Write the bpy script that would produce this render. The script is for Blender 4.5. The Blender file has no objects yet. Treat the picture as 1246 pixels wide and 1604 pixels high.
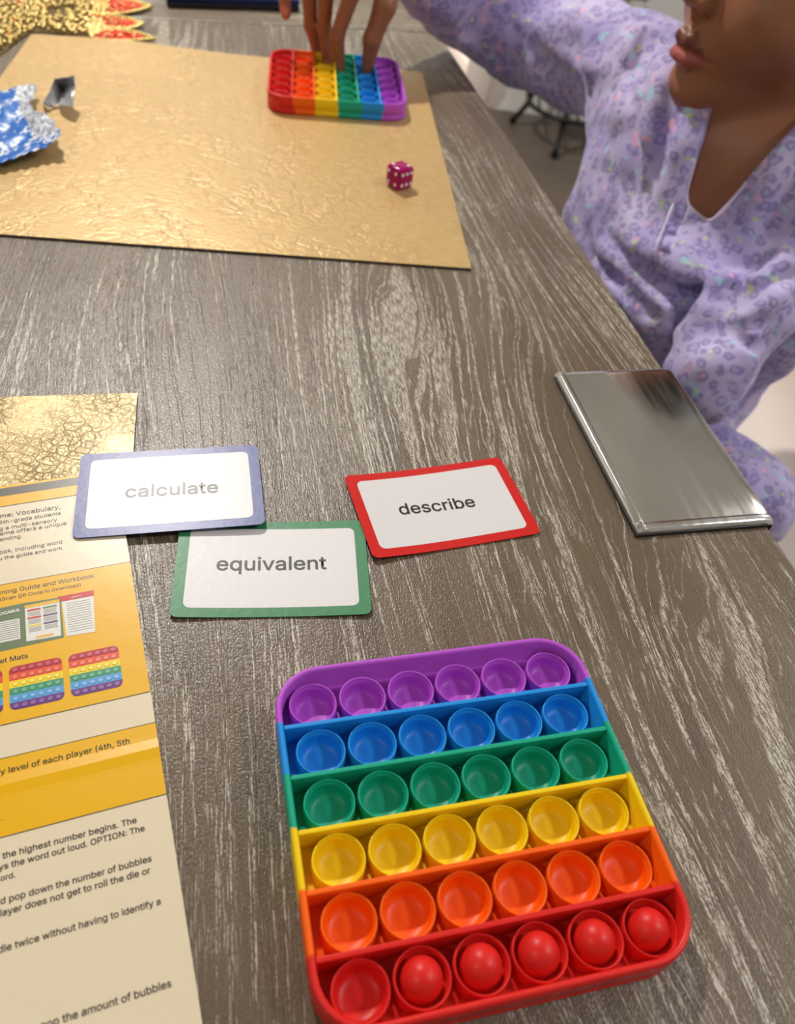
import bpy, bmesh, math, random
import numpy as np
from mathutils import Vector, Matrix, noise

# ------------------------------------------------------------------ camera
C = bpy.context.scene.collection
S = bpy.context.scene
FPX, PITCH, ROLL, CAMH = 1280.25, 0.7979, -0.1409, 0.2929      # table top is z = 0
FW = Vector((0, math.cos(PITCH), -math.sin(PITCH)))
R0 = Vector((1, 0, 0)); U0 = R0.cross(FW)
cr, sr = math.cos(ROLL), math.sin(ROLL)
RT = R0*cr - U0*sr; UP = R0*sr + U0*cr
cam = bpy.data.cameras.new('camera'); co = bpy.data.objects.new('camera', cam); C.objects.link(co)
co.matrix_world = Matrix(((RT.x, UP.x, -FW.x, 0), (RT.y, UP.y, -FW.y, 0), (RT.z, UP.z, -FW.z, CAMH), (0, 0, 0, 1)))
cam.sensor_fit = 'HORIZONTAL'; cam.sensor_width = 36; cam.lens = FPX/1246*36
cam.clip_start = .01; cam.clip_end = 50
cam.dof.use_dof = True; cam.dof.focus_distance = .36; cam.dof.aperture_fstop = 13
S.camera = co

# ------------------------------------------------------------------ world, lamps, exposure
S.view_settings.view_transform = 'Standard'; S.view_settings.look = 'None'
S.view_settings.exposure = 0.0; S.view_settings.gamma = 1; S.view_settings.use_curve_mapping = False
w = bpy.data.worlds.new('room_air'); S.world = w; w.use_nodes = True
w.node_tree.nodes['Background'].inputs[0].default_value = (.9, .92, 1, 1)
w.node_tree.nodes['Background'].inputs[1].default_value = .0
CEIL = 1.72
# ceiling lamps: x, y, size, watts, colour   (first is the one that glares on the table; the rest are unseen fill lamps, added for brightness)
LAMPS = [(-.80, 1.80, .13, 52, (1, .955, .89)), (1.5, .3, .30, 17, (.95, .96, 1)),
         (-1.3, -.6, .28, 7, (1, .95, .88)), (1.7, 1.6, .30, 10, (1, .95, .90))]
for i, (x, y, s, wt, c) in enumerate(LAMPS):
    L = bpy.data.lights.new('downlight_bulb', 'AREA'); L.shape = 'DISK'; L.size = s; L.energy = wt; L.color = c
    o = bpy.data.objects.new('downlight_bulb', L); C.objects.link(o); o.location = (x, y, CEIL-.03)

# ------------------------------------------------------------------ helpers
def ray(px, py):
    X, Y = px-623, 802-py
    X, Y = cr*X + sr*Y, -sr*X + cr*Y
    return (FW*FPX + R0*X + U0*Y)/FPX
def P(px, py, d): return Vector((0, 0, CAMH)) + ray(px, py)*d
def Z(px, py, z=0.):
    r = ray(px, py); return Vector((0, 0, CAMH)) + r*((z-CAMH)/r.z)
def srgb(*c):
    return tuple((v/255/12.92 if v/255 <= .04045 else ((v/255+.055)/1.055)**2.4) for v in c) + (1,)
def mat(name, col=(.5, .5, .5, 1), rough=.5, metal=0., spec=.5, coat=0., trans=0., sss=0., ior=1.45, coatr=.05):
    m = bpy.data.materials.new(name); m.use_nodes = True
    b = m.node_tree.nodes['Principled BSDF']
    b.inputs['Base Color'].default_value = col; b.inputs['Roughness'].default_value = rough
    b.inputs['Metallic'].default_value = metal; b.inputs['Specular IOR Level'].default_value = spec
    b.inputs['Coat Weight'].default_value = coat; b.inputs['Coat Roughness'].default_value = coatr
    b.inputs['Transmission Weight'].default_value = trans; b.inputs['IOR'].default_value = ior
    if sss:
        b.inputs['Subsurface Weight'].default_value = sss; b.inputs['Subsurface Scale'].default_value = .004
        b.inputs['Subsurface Radius'].default_value = (1, .5, .3)
    return m
class N:
    """small node writer"""
    def __init__(s, m): s.t = m.node_tree; s.b = s.t.nodes['Principled BSDF']
    def n(s, ty, ins=None, **kw):
        q = s.t.nodes.new(ty)
        for k, v in kw.items(): setattr(q, k, v)
        for k, v in (ins or {}).items(): s.put(q.inputs[k], v)
        return q
    def put(s, sock, v):
        if isinstance(v, bpy.types.Node): v = v.outputs[0]
        if isinstance(v, bpy.types.NodeSocket): s.t.links.new(v, sock)
        else: sock.default_value = v
    def m(s, op, a, b=0., c=None, clamp=False):
        q = s.n('ShaderNodeMath', operation=op, use_clamp=clamp); s.put(q.inputs[0], a); s.put(q.inputs[1], b)
        if c is not None: s.put(q.inputs[2], c)
        return q.outputs[0]
    def noise(s, vec, scale, detail=2., rough=.5, dist=0.):
        q = s.n('ShaderNodeTexNoise', {'Vector': vec, 'Scale': scale, 'Detail': detail, 'Roughness': rough, 'Distortion': dist})
        return q.outputs[0]
    def ramp(s, fac, stops, interp='LINEAR'):
        q = s.n('ShaderNodeValToRGB'); s.put(q.inputs[0], fac); e = q.color_ramp.elements; q.color_ramp.interpolation = interp
        while len(e) < len(stops): e.new(.5)
        for el, (p, c) in zip(e, stops):
            el.position = p; el.color = c if hasattr(c, '__len__') else (c, c, c, 1)
        return q.outputs[0]
    def mix(s, f, a, b, mode='MIX'):
        q = s.n('ShaderNodeMix', data_type='RGBA', blend_type=mode)
        s.put(q.inputs[0], f); s.put(q.inputs[6], a); s.put(q.inputs[7], b); return q.outputs[2]
    def bump(s, h, strength=.3, dist=.001):
        q = s.n('ShaderNodeBump', {'Height': h, 'Strength': strength, 'Distance': dist}); s.put(s.b.inputs['Normal'], q.outputs[0])
    def obj(s): return s.n('ShaderNodeTexCoord').outputs['Object']
    def mp(s, vec, loc=(0, 0, 0), rot=(0, 0, 0), sc=(1, 1, 1)):
        return s.n('ShaderNodeMapping', {'Vector': vec, 'Location': loc, 'Rotation': rot, 'Scale': sc}).outputs[0]
def mobj(name, verts, faces, m=None, parent=None, smooth=False, loc=None, rotz=0):
    me = bpy.data.meshes.new(name)
    me.from_pydata([tuple(v) for v in verts], [], [tuple(f) for f in faces]); me.update()
    if smooth: me.polygons.foreach_set('use_smooth', [True]*len(me.polygons))
    if m: me.materials.append(m)
    o = bpy.data.objects.new(name, me); C.objects.link(o)
    if parent: o.parent = parent
    if loc is not None: o.location = loc
    if rotz: o.rotation_euler.z = rotz
    return o
def bmobj(name, bm, m=None, parent=None, smooth=False):
    bmesh.ops.recalc_face_normals(bm, faces=bm.faces)
    me = bpy.data.meshes.new(name); bm.to_mesh(me); bm.free()
    if smooth: me.polygons.foreach_set('use_smooth', [True]*len(me.polygons))
    if m: me.materials.append(m)
    o = bpy.data.objects.new(name, me); C.objects.link(o)
    if parent: o.parent = parent
    return o
def thing(name, label, cat, loc=(0, 0, 0), rotz=0, group=None):
    o = bpy.data.objects.new(name, None); C.objects.link(o); o.empty_display_size = .02
    o.location = loc; o.rotation_euler = (0, 0, rotz); o['label'] = label; o['category'] = cat
    if group: o['group'] = group
    return o
def tag(o, label, cat, group=None):
    o['label'] = label; o['category'] = cat
    if group: o['group'] = group
    return o
def box(bm, x0, x1, y0, y1, z0, z1, bev=0., seg=2, M=None):
    r = bmesh.ops.create_cube(bm, size=1)
    bmesh.ops.transform(bm, verts=r['verts'], matrix=Matrix.Translation(((x0+x1)/2, (y0+y1)/2, (z0+z1)/2)) @ Matrix.Diagonal((x1-x0, y1-y0, z1-z0, 1)))
    vs = r['verts']
    if bev:
        es = list({e for v in vs for e in v.link_edges})
        b = bmesh.ops.bevel(bm, geom=es, offset=bev, segments=seg, profile=.5, affect='EDGES'); vs = list({v for f in b['faces'] for v in f.verts} | {v for v in vs if v.is_valid})
    if M is not None: bmesh.ops.transform(bm, verts=vs, matrix=M)
def tube(bm, pts, r, seg=10, closed=False):
    pts = [Vector(p) for p in pts]; n = len(pts); rings = []
    rr = r if hasattr(r, '__len__') else [r]*n
    up = Vector((0, 0, 1)); last = None
    for i, p in enumerate(pts):
        a = pts[(i-1) % n] if (closed or i) else p; b = pts[(i+1) % n] if (closed or i < n-1) else p
        t = (b-a).normalized()
        if last is None:
            x = t.cross(up)
            if x.length < 1e-3: x = t.cross(Vector((1, 0, 0)))
        else: x = last - t*last.dot(t)
        x.normalize(); last = x; y = t.cross(x)
        rings.append([bm.verts.new(p + (x*math.cos(2*math.pi*k/seg) + y*math.sin(2*math.pi*k/seg))*rr[i]) for k in range(seg)])
    for i in range(n if closed else n-1):
        a, b = rings[i], rings[(i+1) % n]
        for k in range(seg): bm.faces.new((a[k], a[(k+1) % seg], b[(k+1) % seg], b[k]))
    if not closed: bm.faces.new(rings[0][::-1]); bm.faces.new(rings[-1])
def rrect(w, h, r, n=8):
    out = []
    for cx, cy, a0 in ((w/2-r, h/2-r, 0), (-w/2+r, h/2-r, 90), (-w/2+r, -h/2+r, 180), (w/2-r, -h/2+r, 270)):
        for k in range(n+1):
            a = math.radians(a0 + 90*k/n); out.append((cx + r*math.cos(a), cy + r*math.sin(a)))
    return out
def slab(name, outline, z0, z1, m, parent=None, zf=None):
    """flat plate with the given outline and real thickness"""
    n = len(outline); f = zf or (lambda x, y: 0)
    v = [(x, y, z0+f(x, y)) for x, y in outline] + [(x, y, z1+f(x, y)) for x, y in outline]
    fs = [tuple(range(n))[::-1], tuple(range(n, 2*n))] + [(i, (i+1) % n, n+(i+1) % n, n+i) for i in range(n)]
    return mobj(name, v, fs, m, parent)
# glyph outlines (1/1000 em): char -> [advance, [x, y, x, y, ...], ...]
GLYPHS = {" ":[188,[]],"(":[273,[[155,152,151,207,155,269,161,313,171,359,191,428,207,474,236,539,177,539,148,484,124,418,105,348,96,299,91,252,89,207,93,146,103,85,121,24,145,-36,177,-96,236,-96,214,-49,188,16,169,76,157,133]]],")":[273,[[49,-72,37,-96,97,-96,113,-67,140,-7,152,23,170,84,180,145,184,207,180,275,173,323,156,395,142,441,116,503,97,539,37,539,57,496,75,451,90,405,102,359,112,313,120,248,122,189,116,135,105,78,86,18]]],",":[188,[[68,71,38,-119,84,-119,137,71]]],"-":[453,[[114,244,114,188,337,188,337,244]]],".":[188,[[50,41,54,20,69,4,88,-4,103,-4,116,0,128,9,139,27,141,41,139,55,128,73,110,85,95,87,81,85,58,68,54,62,50,48]]],"4":[453,[[40,158,40,105,282,105,282,0,343,0,343,105,413,105,413,163,343,163,343,318,282,318,282,163,109,163,109,166,311,509,247,509]]],"5":[453,[[64,100,75,73,92,48,102,37,126,19,140,11,170,0,203,-6,240,-6,276,1,293,7,309,15,337,35,359,61,377,91,387,126,391,163,387,205,374,243,361,266,336,294,316,309,294,321,256,332,229,334,187,328,159,317,134,301,151,452,366,452,366,509,96,509,67,253,128,246,149,261,197,276,242,275,254,272,284,256,301,240,314,221,323,199,328,162,326,137,314,104,294,78,276,64,256,55,233,50,211,50,173,60,150,76,133,96,122,130,60,130]]],":":[188,[[50,41,54,20,69,4,88,-4,103,-4,116,0,128,9,139,27,141,41,139,55,128,73,110,85,95,87,81,85,58,68,54,62,50,48],[50,316,54,296,63,284,81,273,103,271,122,279,136,296,139,302,141,316,139,331,128,349,110,360,95,362,81,360,63,349,54,337,50,324]]],"A":[480,[[16,0,85,0,135,142,344,142,395,0,463,0,276,509,201,509],[191,302,213,371,239,456,264,372,287,302,324,199,155,199]]],"B":[456,[[238,285,125,285,125,452,240,452,259,451,290,443,302,437,313,429,328,409,335,385,334,352,328,334,318,319,297,301,279,292],[125,57,125,231,248,231,273,229,296,223,315,213,337,192,351,166,355,147,354,123,351,111,339,89,330,80,304,65,267,58,245,57],[60,509,60,0,247,0,291,3,311,6,328,11,372,34,392,55,407,79,415,107,418,136,415,166,408,192,396,214,372,239,354,251,325,261,315,262,315,267,324,269,349,281,364,291,387,320,394,339,398,361,395,403,387,429,381,442,364,464,342,483,329,491,298,502,261,508,241,509]]],"C":[510,[[40,254,41,223,45,193,59,140,70,115,82,93,113,55,150,25,171,13,217,-2,242,-6,298,-5,327,0,367,15,402,38,432,67,455,103,470,145,473,160,408,160,399,131,378,99,365,86,350,75,306,57,267,53,232,57,215,61,184,76,157,98,134,127,117,163,107,206,103,254,107,303,111,325,117,345,134,381,156,410,169,422,199,441,231,452,277,456,324,446,350,434,372,416,389,395,403,368,408,348,473,348,466,378,455,406,432,442,413,462,379,487,367,494,326,508,298,514,267,516,217,510,194,504,171,495,150,484,113,454,97,436,82,415,59,369,51,343,45,315,41,285]]],"D":[502,[[60,509,60,0,219,0,249,1,277,5,303,11,328,20,351,31,371,44,390,60,406,77,421,97,433,119,443,142,457,195,462,255,457,315,444,367,421,413,391,450,373,465,353,478,331,489,307,498,281,504,225,509],[261,61,215,57,125,57,125,452,221,452,265,448,303,437,335,418,360,392,379,361,392,323,396,302,399,255,396,209,392,187,379,149,360,117,333,91,301,72]]],"E":[419,[[125,57,125,229,355,229,355,286,125,286,125,452,372,452,372,509,60,509,60,0,375,0,375,57]]],"G":[520,[[40,254,41,223,51,166,59,140,69,116,82,93,96,73,112,55,149,25,193,5,217,-2,242,-6,292,-6,337,2,377,19,395,30,426,57,451,91,461,110,474,152,478,200,478,256,283,256,283,199,415,199,412,168,403,137,388,110,369,88,345,71,317,59,269,53,250,54,216,61,184,76,157,99,145,112,134,128,117,163,107,206,103,254,107,303,111,325,117,345,134,381,156,410,183,432,198,441,230,452,265,456,306,451,341,437,370,415,397,377,408,349,474,349,462,391,441,428,424,450,392,478,340,504,296,514,265,516,239,514,192,504,170,495,149,484,129,470,96,436,69,393,59,369,51,343,45,315,41,285]]],"I":[300,[[31,57,31,0,269,0,269,57,183,57,183,452,269,452,269,509,31,509,31,452,118,452,118,57]]],"L":[393,[[60,509,60,0,361,0,361,57,125,57,125,509]]],"M":[628,[[122,0,122,328,120,435,170,291,286,0,342,0,456,291,498,409,507,436,504,327,504,0,568,0,568,509,476,509,352,187,315,73,287,159,277,187,152,509,60,509,60,0]]],"N":[523,[[124,328,120,431,177,331,202,290,387,0,463,0,463,509,399,509,399,157,401,108,403,76,388,107,363,151,136,509,60,509,60,0,125,0,125,291]]],"O":[533,[[59,140,70,115,82,93,113,55,150,25,171,13,217,-2,241,-6,293,-6,317,-2,363,13,384,25,421,55,437,73,464,115,474,140,488,193,492,223,492,285,488,315,482,343,474,369,464,393,437,436,421,454,384,484,363,495,340,504,293,514,267,516,241,514,194,504,171,495,150,484,113,454,97,436,82,415,59,369,51,343,45,315,41,285,41,223,45,193],[125,144,117,163,111,183,104,229,104,279,111,325,117,345,125,364,145,397,157,411,184,433,199,441,232,452,267,456,302,452,334,441,364,423,377,411,399,382,416,346,427,303,430,254,427,205,416,163,399,127,377,98,364,86,334,68,318,61,285,54,249,54,215,61,184,76,157,98,135,127]]],"P":[445,[[60,509,60,0,125,0,125,186,235,186,279,189,316,199,347,216,371,239,390,265,397,280,406,313,409,348,406,383,397,415,390,430,371,456,360,468,332,487,316,495,279,505,235,509],[125,242,125,452,232,452,262,450,297,439,322,419,333,402,343,371,343,325,333,294,322,276,297,256,275,247,233,242]]],"Q":[533,[[70,115,82,93,113,55,150,25,171,13,217,-2,241,-6,293,-6,317,-2,358,11,401,-48,468,-48,403,39,421,55,437,73,464,115,474,140,488,193,492,223,492,285,488,315,482,343,474,369,464,393,437,436,421,454,384,484,363,495,340,504,293,514,267,516,241,514,194,504,171,495,150,484,113,454,97,436,82,415,59,369,51,343,45,315,41,285,41,223,45,193,59,140],[135,127,125,144,117,163,111,183,104,229,104,279,111,325,117,345,125,364,145,397,157,411,184,433,199,441,232,452,267,456,302,452,334,441,364,423,377,411,399,382,416,346,427,303,430,254,427,205,416,163,399,127,377,98,366,88,313,159,245,159,319,62,285,54,249,54,215,61,184,76,157,98]]],"R":[449,[[60,509,60,0,125,0,125,198,247,198,353,0,428,0,314,209,333,217,361,235,382,258,397,286,403,301,409,334,409,370,403,403,390,433,382,447,361,470,333,489,317,496,280,505,236,509],[125,255,125,452,248,452,275,448,298,440,315,428,329,413,341,386,345,364,345,340,338,309,329,292,307,272,276,259,234,255]]],"S":[447,[[74,48,85,36,112,17,144,3,182,-6,224,-9,268,-6,288,-2,323,11,353,28,377,51,394,77,405,107,408,152,403,177,395,198,375,224,350,244,312,264,264,279,212,293,161,312,138,327,125,340,118,356,115,376,117,394,124,411,141,432,167,448,188,455,225,459,243,458,275,451,289,445,313,428,323,418,330,406,335,393,337,378,401,378,396,408,392,422,377,449,357,471,331,490,316,498,266,513,227,516,189,513,154,504,122,490,96,471,75,448,60,420,53,389,53,353,57,335,64,318,86,289,118,266,160,247,184,239,245,222,296,205,326,185,341,165,346,139,340,109,323,84,296,65,275,56,224,49,177,55,147,68,130,80,117,96,112,105,104,137,38,137,44,103,49,88,64,60]]],"T":[449,[[32,509,32,452,193,452,193,0,257,0,257,452,417,452,417,509]]],"U":[517,[[69,114,85,80,95,64,121,37,137,25,154,15,192,0,235,-7,282,-7,325,0,363,15,380,25,410,50,433,80,448,114,456,153,457,173,457,509,393,509,393,178,387,137,377,113,362,92,342,75,318,62,305,57,275,52,243,52,213,57,187,68,165,83,148,102,130,137,124,178,124,509,60,509,60,173,64,133]]],"V":[480,[[84,509,16,509,204,0,278,0,463,509,395,509,267,138,241,52,215,137,192,206]]],"W":[686,[[16,509,155,0,230,0,318,323,335,395,343,437,351,391,368,323,455,0,530,0,670,509,603,509,510,145,492,62,486,94,462,196,380,509,306,509,211,145,193,61,187,94,163,196,82,509]]],"a":[389,[[48,45,63,26,83,11,106,0,146,-8,184,-7,215,1,246,19,270,47,272,52,277,52,277,0,337,0,337,251,334,283,327,309,310,339,277,366,249,377,211,384,169,383,145,379,110,366,88,354,61,328,53,317,41,291,100,274,113,296,135,315,166,328,196,331,224,328,253,314,267,297,275,266,274,245,265,235,234,227,178,220,115,208,86,198,69,188,49,169,43,161,32,132,30,108,33,80,41,55],[102,72,93,90,92,113,99,134,108,144,134,159,175,168,231,176,271,186,276,190,275,129,274,119,263,93,245,71,237,64,207,50,170,45,130,52,106,67]]],"b":[424,[[53,0,112,0,112,59,118,59,149,19,182,-1,216,-8,248,-7,266,-4,298,7,313,16,340,39,351,52,370,84,383,122,389,165,389,212,383,255,370,293,351,325,327,350,313,361,282,376,265,381,215,384,181,377,155,363,137,346,118,319,114,319,114,509,53,509],[113,173,113,206,117,236,130,275,144,296,161,312,182,323,207,329,234,329,259,323,270,318,289,303,311,273,324,234,328,205,328,174,324,144,316,117,304,93,289,74,269,59,247,50,207,47,183,53,172,58,152,73,137,92,125,115,117,142]]],"c":[396,[[65,68,88,39,117,16,150,1,187,-7,229,-7,261,-1,306,21,335,48,352,73,363,102,304,117,288,83,266,62,229,48,207,46,167,53,145,66,127,83,108,117,98,158,96,187,98,217,108,258,120,282,136,302,155,317,179,327,215,330,248,323,275,307,294,284,303,262,362,277,340,322,313,350,288,366,250,380,207,384,168,380,150,376,133,369,117,360,88,337,65,308,48,273,38,233,34,187,38,143,48,103]]],"d":[424,[[42,122,47,103,63,68,85,39,111,16,126,7,159,-4,195,-8,233,-4,243,-1,275,19,287,31,307,59,313,59,313,0,372,0,372,509,311,509,311,319,306,319,282,352,253,373,222,383,177,383,159,381,127,369,112,361,85,338,74,325,55,293,47,274,37,234,34,189,37,143],[104,130,98,158,96,189,98,220,108,261,127,294,145,311,155,318,178,327,205,330,231,327,253,318,273,304,288,286,300,263,310,221,312,189,310,157,304,128,288,92,272,73,253,58,242,53,218,47,178,50,155,59,136,74,120,93]]],"e":[404,[[35,164,42,122,48,103,65,68,88,39,117,16,151,1,170,-4,227,-8,256,-4,283,4,316,23,335,39,356,68,365,91,306,105,295,84,274,63,246,50,212,46,173,52,151,61,132,76,110,106,101,132,97,169,371,169,371,214,362,267,351,296,337,321,319,341,289,364,254,378,218,384,185,383,148,375,131,368,100,349,75,322,64,307,55,290,42,252,35,210],[96,223,104,259,121,290,146,313,167,324,205,330,231,328,253,320,271,307,286,290,298,269,308,231,309,221,96,221]]],"f":[254,[[142,0,142,327,228,327,228,379,142,379,142,429,146,447,154,460,167,469,195,474,215,472,227,468,243,521,222,527,187,530,155,526,135,519,109,502,90,477,83,456,81,432,81,379,6,379,6,327,81,327,81,0]]],"g":[425,[[55,-78,74,-103,100,-124,134,-140,160,-147,207,-151,259,-145,291,-136,318,-121,341,-102,358,-77,369,-46,372,-28,372,379,313,379,313,319,308,319,277,358,244,377,222,383,178,383,160,381,143,376,112,361,86,338,74,325,55,293,47,275,37,236,34,191,38,147,42,126,55,90,74,60,99,36,128,19,160,8,209,5,243,12,261,20,287,41,306,68,311,68,311,-6,310,-24,307,-40,301,-53,293,-65,270,-83,241,-94,195,-97,163,-92,133,-76,122,-66,101,-41,51,-69],[109,123,104,135,98,162,96,193,98,222,104,250,120,285,136,304,145,312,166,323,191,329,218,329,254,319,273,305,295,276,305,251,312,208,312,176,308,147,300,121,288,99,273,82,254,69,231,62,205,59,178,62,156,70,136,83,114,111]]],"h":[410,[[53,509,53,0,114,0,114,240,118,263,126,283,145,306,170,322,199,329,225,328,239,325,252,320,273,304,281,294,288,281,295,252,296,235,296,0,357,0,357,240,351,293,341,321,326,344,306,362,295,369,270,379,242,384,211,384,180,376,165,370,152,362,140,352,119,324,114,315,114,509]]],"i":[167,[[41,483,43,471,49,460,59,450,77,443,91,443,109,450,122,465,126,477,126,490,122,502,109,516,97,522,84,524,71,522,54,512,43,496],[53,379,53,0,114,0,114,379]]],"j":[167,[[-10,-143,31,-141,65,-129,82,-117,96,-100,106,-80,112,-56,114,-30,114,379,53,379,53,-29,51,-49,45,-65,35,-77,21,-84,2,-87,-10,-87],[41,490,41,477,45,465,59,450,77,443,90,443,108,450,121,465,126,483,124,496,114,512,97,522,83,524,70,522,53,512,45,502]]],"k":[381,[[114,212,114,509,53,509,53,0,114,0,114,141,154,178,294,0,372,0,201,216,360,379,284,379,121,212]]],"l":[172,[[55,530,55,0,117,0,117,530]]],"m":[610,[[53,0,114,0,114,250,121,281,137,304,150,316,174,327,212,330,234,323,244,318,261,303,271,283,274,260,274,0,335,0,335,247,339,274,345,290,361,310,374,320,390,327,431,330,453,324,473,313,481,305,492,283,496,254,496,0,557,0,557,255,554,288,551,303,541,328,526,349,508,365,486,377,450,386,425,386,391,379,361,364,330,335,317,310,312,325,297,350,276,370,264,377,235,385,200,385,163,372,132,346,115,318,112,310,112,379,53,379]]],"n":[410,[[53,0,114,0,114,240,118,263,126,283,145,306,170,322,199,329,225,328,239,325,252,320,273,304,281,294,288,281,295,252,296,235,296,0,357,0,357,240,351,293,341,321,325,344,306,362,295,369,270,379,242,384,211,384,180,376,165,370,152,362,140,352,119,324,112,311,112,379,53,379]]],"o":[415,[[48,103,65,68,88,39,117,16,150,1,187,-7,228,-7,265,1,299,16,327,39,350,68,367,103,378,143,381,187,378,233,367,273,350,308,327,337,299,360,265,376,228,383,187,383,150,376,133,369,117,360,88,337,65,308,48,273,38,233,34,187,38,143],[108,117,98,158,96,187,98,217,108,258,120,282,136,302,155,317,179,327,207,330,236,327,260,317,280,302,302,271,315,231,319,202,319,173,315,144,302,105,288,83,270,66,248,53,222,47,193,47,167,53,145,66,127,83]]],"p":[424,[[53,379,53,-143,114,-143,114,59,118,59,143,25,182,-1,216,-8,248,-7,266,-4,298,7,313,16,340,39,351,52,370,84,383,122,389,165,389,212,383,255,370,293,351,325,327,350,313,361,282,376,265,381,215,384,181,377,155,363,137,346,118,319,112,319,112,379],[113,173,113,206,117,236,130,275,144,296,161,312,182,323,207,329,234,329,259,323,270,318,289,303,311,273,324,234,328,205,328,174,324,144,316,117,304,93,289,74,269,59,247,50,207,47,183,53,172,58,152,73,137,92,125,115,117,142]]],"q":[424,[[42,122,47,103,63,68,85,39,111,16,126,7,159,-4,195,-8,233,-4,243,-1,275,19,287,31,306,59,311,59,311,-143,372,-143,372,379,313,379,313,319,307,319,282,352,253,373,222,383,177,383,159,381,127,369,112,361,85,338,74,325,55,293,47,274,37,234,34,189,37,143],[104,130,98,158,96,189,98,220,108,261,127,294,145,311,155,318,178,327,205,330,231,327,253,318,273,304,288,286,300,263,310,221,312,189,310,157,304,128,288,92,272,73,253,58,242,53,218,47,178,50,155,59,136,74,120,93]]],"r":[259,[[112,321,112,379,53,379,53,0,114,0,114,247,121,275,137,298,159,315,186,324,207,326,243,322,243,384,200,384,163,374,142,360,126,342,115,321]]],"s":[365,[[62,38,79,21,112,3,138,-4,167,-8,199,-8,231,-3,260,6,295,28,312,47,324,69,330,93,330,122,327,136,322,149,315,161,295,181,282,190,249,204,159,226,131,238,118,249,109,269,109,286,112,295,123,310,131,317,151,327,174,332,201,332,214,330,234,322,250,309,265,286,268,277,324,290,311,321,292,347,265,367,242,377,216,383,171,384,128,375,103,364,82,350,65,332,53,310,48,287,48,258,51,244,56,231,63,219,83,198,112,182,130,175,223,152,248,141,263,124,266,118,268,103,264,85,260,77,244,62,223,51,196,46,168,46,144,51,124,60,108,75,102,84,94,107,36,94,43,69,54,47]]],"t":[227,[[69,59,82,32,92,21,104,12,117,5,150,-3,192,-3,213,2,202,54,161,50,146,54,136,61,132,66,126,88,126,327,204,327,204,379,126,379,126,471,65,471,65,379,6,379,6,327,65,327,65,93,66,75]]],"u":[410,[[53,379,53,120,63,72,76,47,94,26,115,11,127,5,153,-3,182,-5,215,-2,244,9,257,17,281,39,298,68,298,0,357,0,357,379,296,379,296,140,288,106,272,80,249,62,231,54,200,50,171,54,158,59,137,75,122,98,117,112,114,144,114,379]]],"v":[389,[[187,87,165,155,84,379,17,379,163,0,226,0,371,379,305,379,224,155,195,59]]],"w":[567,[[87,379,23,379,138,0,199,0,263,225,284,309,319,172,368,0,429,0,545,379,480,379,434,214,413,135,397,66,382,136,362,214,316,379,252,379,206,214,186,135,170,64,154,137]]],"x":[379,[[21,0,91,0,148,85,189,155,231,85,287,0,358,0,224,192,352,379,282,379,233,306,191,233,147,306,100,379,29,379,155,195]]],"y":[389,[[71,-87,61,-86,47,-139,65,-143,102,-145,139,-136,163,-121,183,-99,204,-58,371,379,305,379,224,155,202,87,195,60,187,87,165,155,84,379,17,379,163,-1,139,-62,125,-79,110,-88,85,-90]]]}
def lettering(s, p0, p1, z, m, parent, bold=.012, height=None, name='lettering'):
    """flat printed words whose baseline runs from p0 to p1 (local xy of parent)"""
    cu = bpy.data.curves.new('words', 'CURVE'); cu.dimensions = '2D'; cu.fill_mode = 'BOTH'; cu.offset = bold
    x = 0.
    for ch in s:
        adv, outs = GLYPHS[ch]
        for o_ in outs:
            sp = cu.splines.new('POLY'); k = len(o_)//2; sp.points.add(k-1)
            for t in range(k): sp.points[t].co = (x+o_[2*t]/1000, o_[2*t+1]/1000, 0, 1)
            sp.use_cyclic_u = True
        x += adv/1000
    o = bpy.data.objects.new('words', cu); C.objects.link(o)
    bpy.context.view_layer.update()
    me = bpy.data.meshes.new_from_object(o.evaluated_get(bpy.context.evaluated_depsgraph_get()))
    bpy.data.objects.remove(o)
    xs = [v.co.x for v in me.vertices]; x0, x1 = min(xs), max(xs)
    d = Vector(p1) - Vector(p0); sx = d.length/(x1-x0); sy = sx if height is None else height
    M = Matrix.Translation((p0[0], p0[1], z)) @ Matrix.Rotation(math.atan2(d.y, d.x), 4, 'Z') @ Matrix.Diagonal((sx, sy, 1, 1)) @ Matrix.Translation((-x0, 0, 0))
    me.transform(M); me.name = name; me.materials.clear(); me.materials.append(m)
    q = bpy.data.objects.new(name, me); C.objects.link(q); q.parent = parent
    return q

# ------------------------------------------------------------------ room
EDIR = -.2879
EX = .286
TANG = EDIR                                   # table frame: local +y runs along the grain, local x = 0 is the right edge
def TW(x, y, z=0): return Matrix.Translation((EX, 0, 0)) @ Matrix.Rotation(-TANG, 4, 'Z') @ Vector((x, y, z))
m_wall = mat('wall_paint', srgb(205, 203, 200), .8)
m_trim = mat('trim_paint', srgb(225, 222, 218), .45)
m_ceil = mat('ceiling_paint', srgb(246, 244, 240), .9)
m_floor = mat('floor_boards', srgb(122, 108, 98), .5)
q = N(m_floor); v = q.mp(q.obj(), sc=(3, 40, 1)); f = q.noise(v, 1.5, 4)
q.put(q.b.inputs['Base Color'], q.ramp(f, [(.3, srgb(84, 73, 65)), (.7, srgb(100, 88, 78))]))
def struct(name, bm, m):
    o = bmobj(name, bm, m); o['kind'] = 'structure'; return o
FZ = -.75
bm = bmesh.new(); box(bm, -2.5, 2.4, -1.6, 3.15, FZ-.1, FZ); struct('floor', bm, m_floor)
bm = bmesh.new(); box(bm, -2.5, 2.4, -1.6, 3.15, CEIL, CEIL+.1); struct('ceiling', bm, m_ceil)
WY = 3.05
bm = bmesh.new(); box(bm, -2.5, 2.4, WY, WY+.1, FZ, CEIL); struct('wall_back', bm, m_wall)
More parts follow.
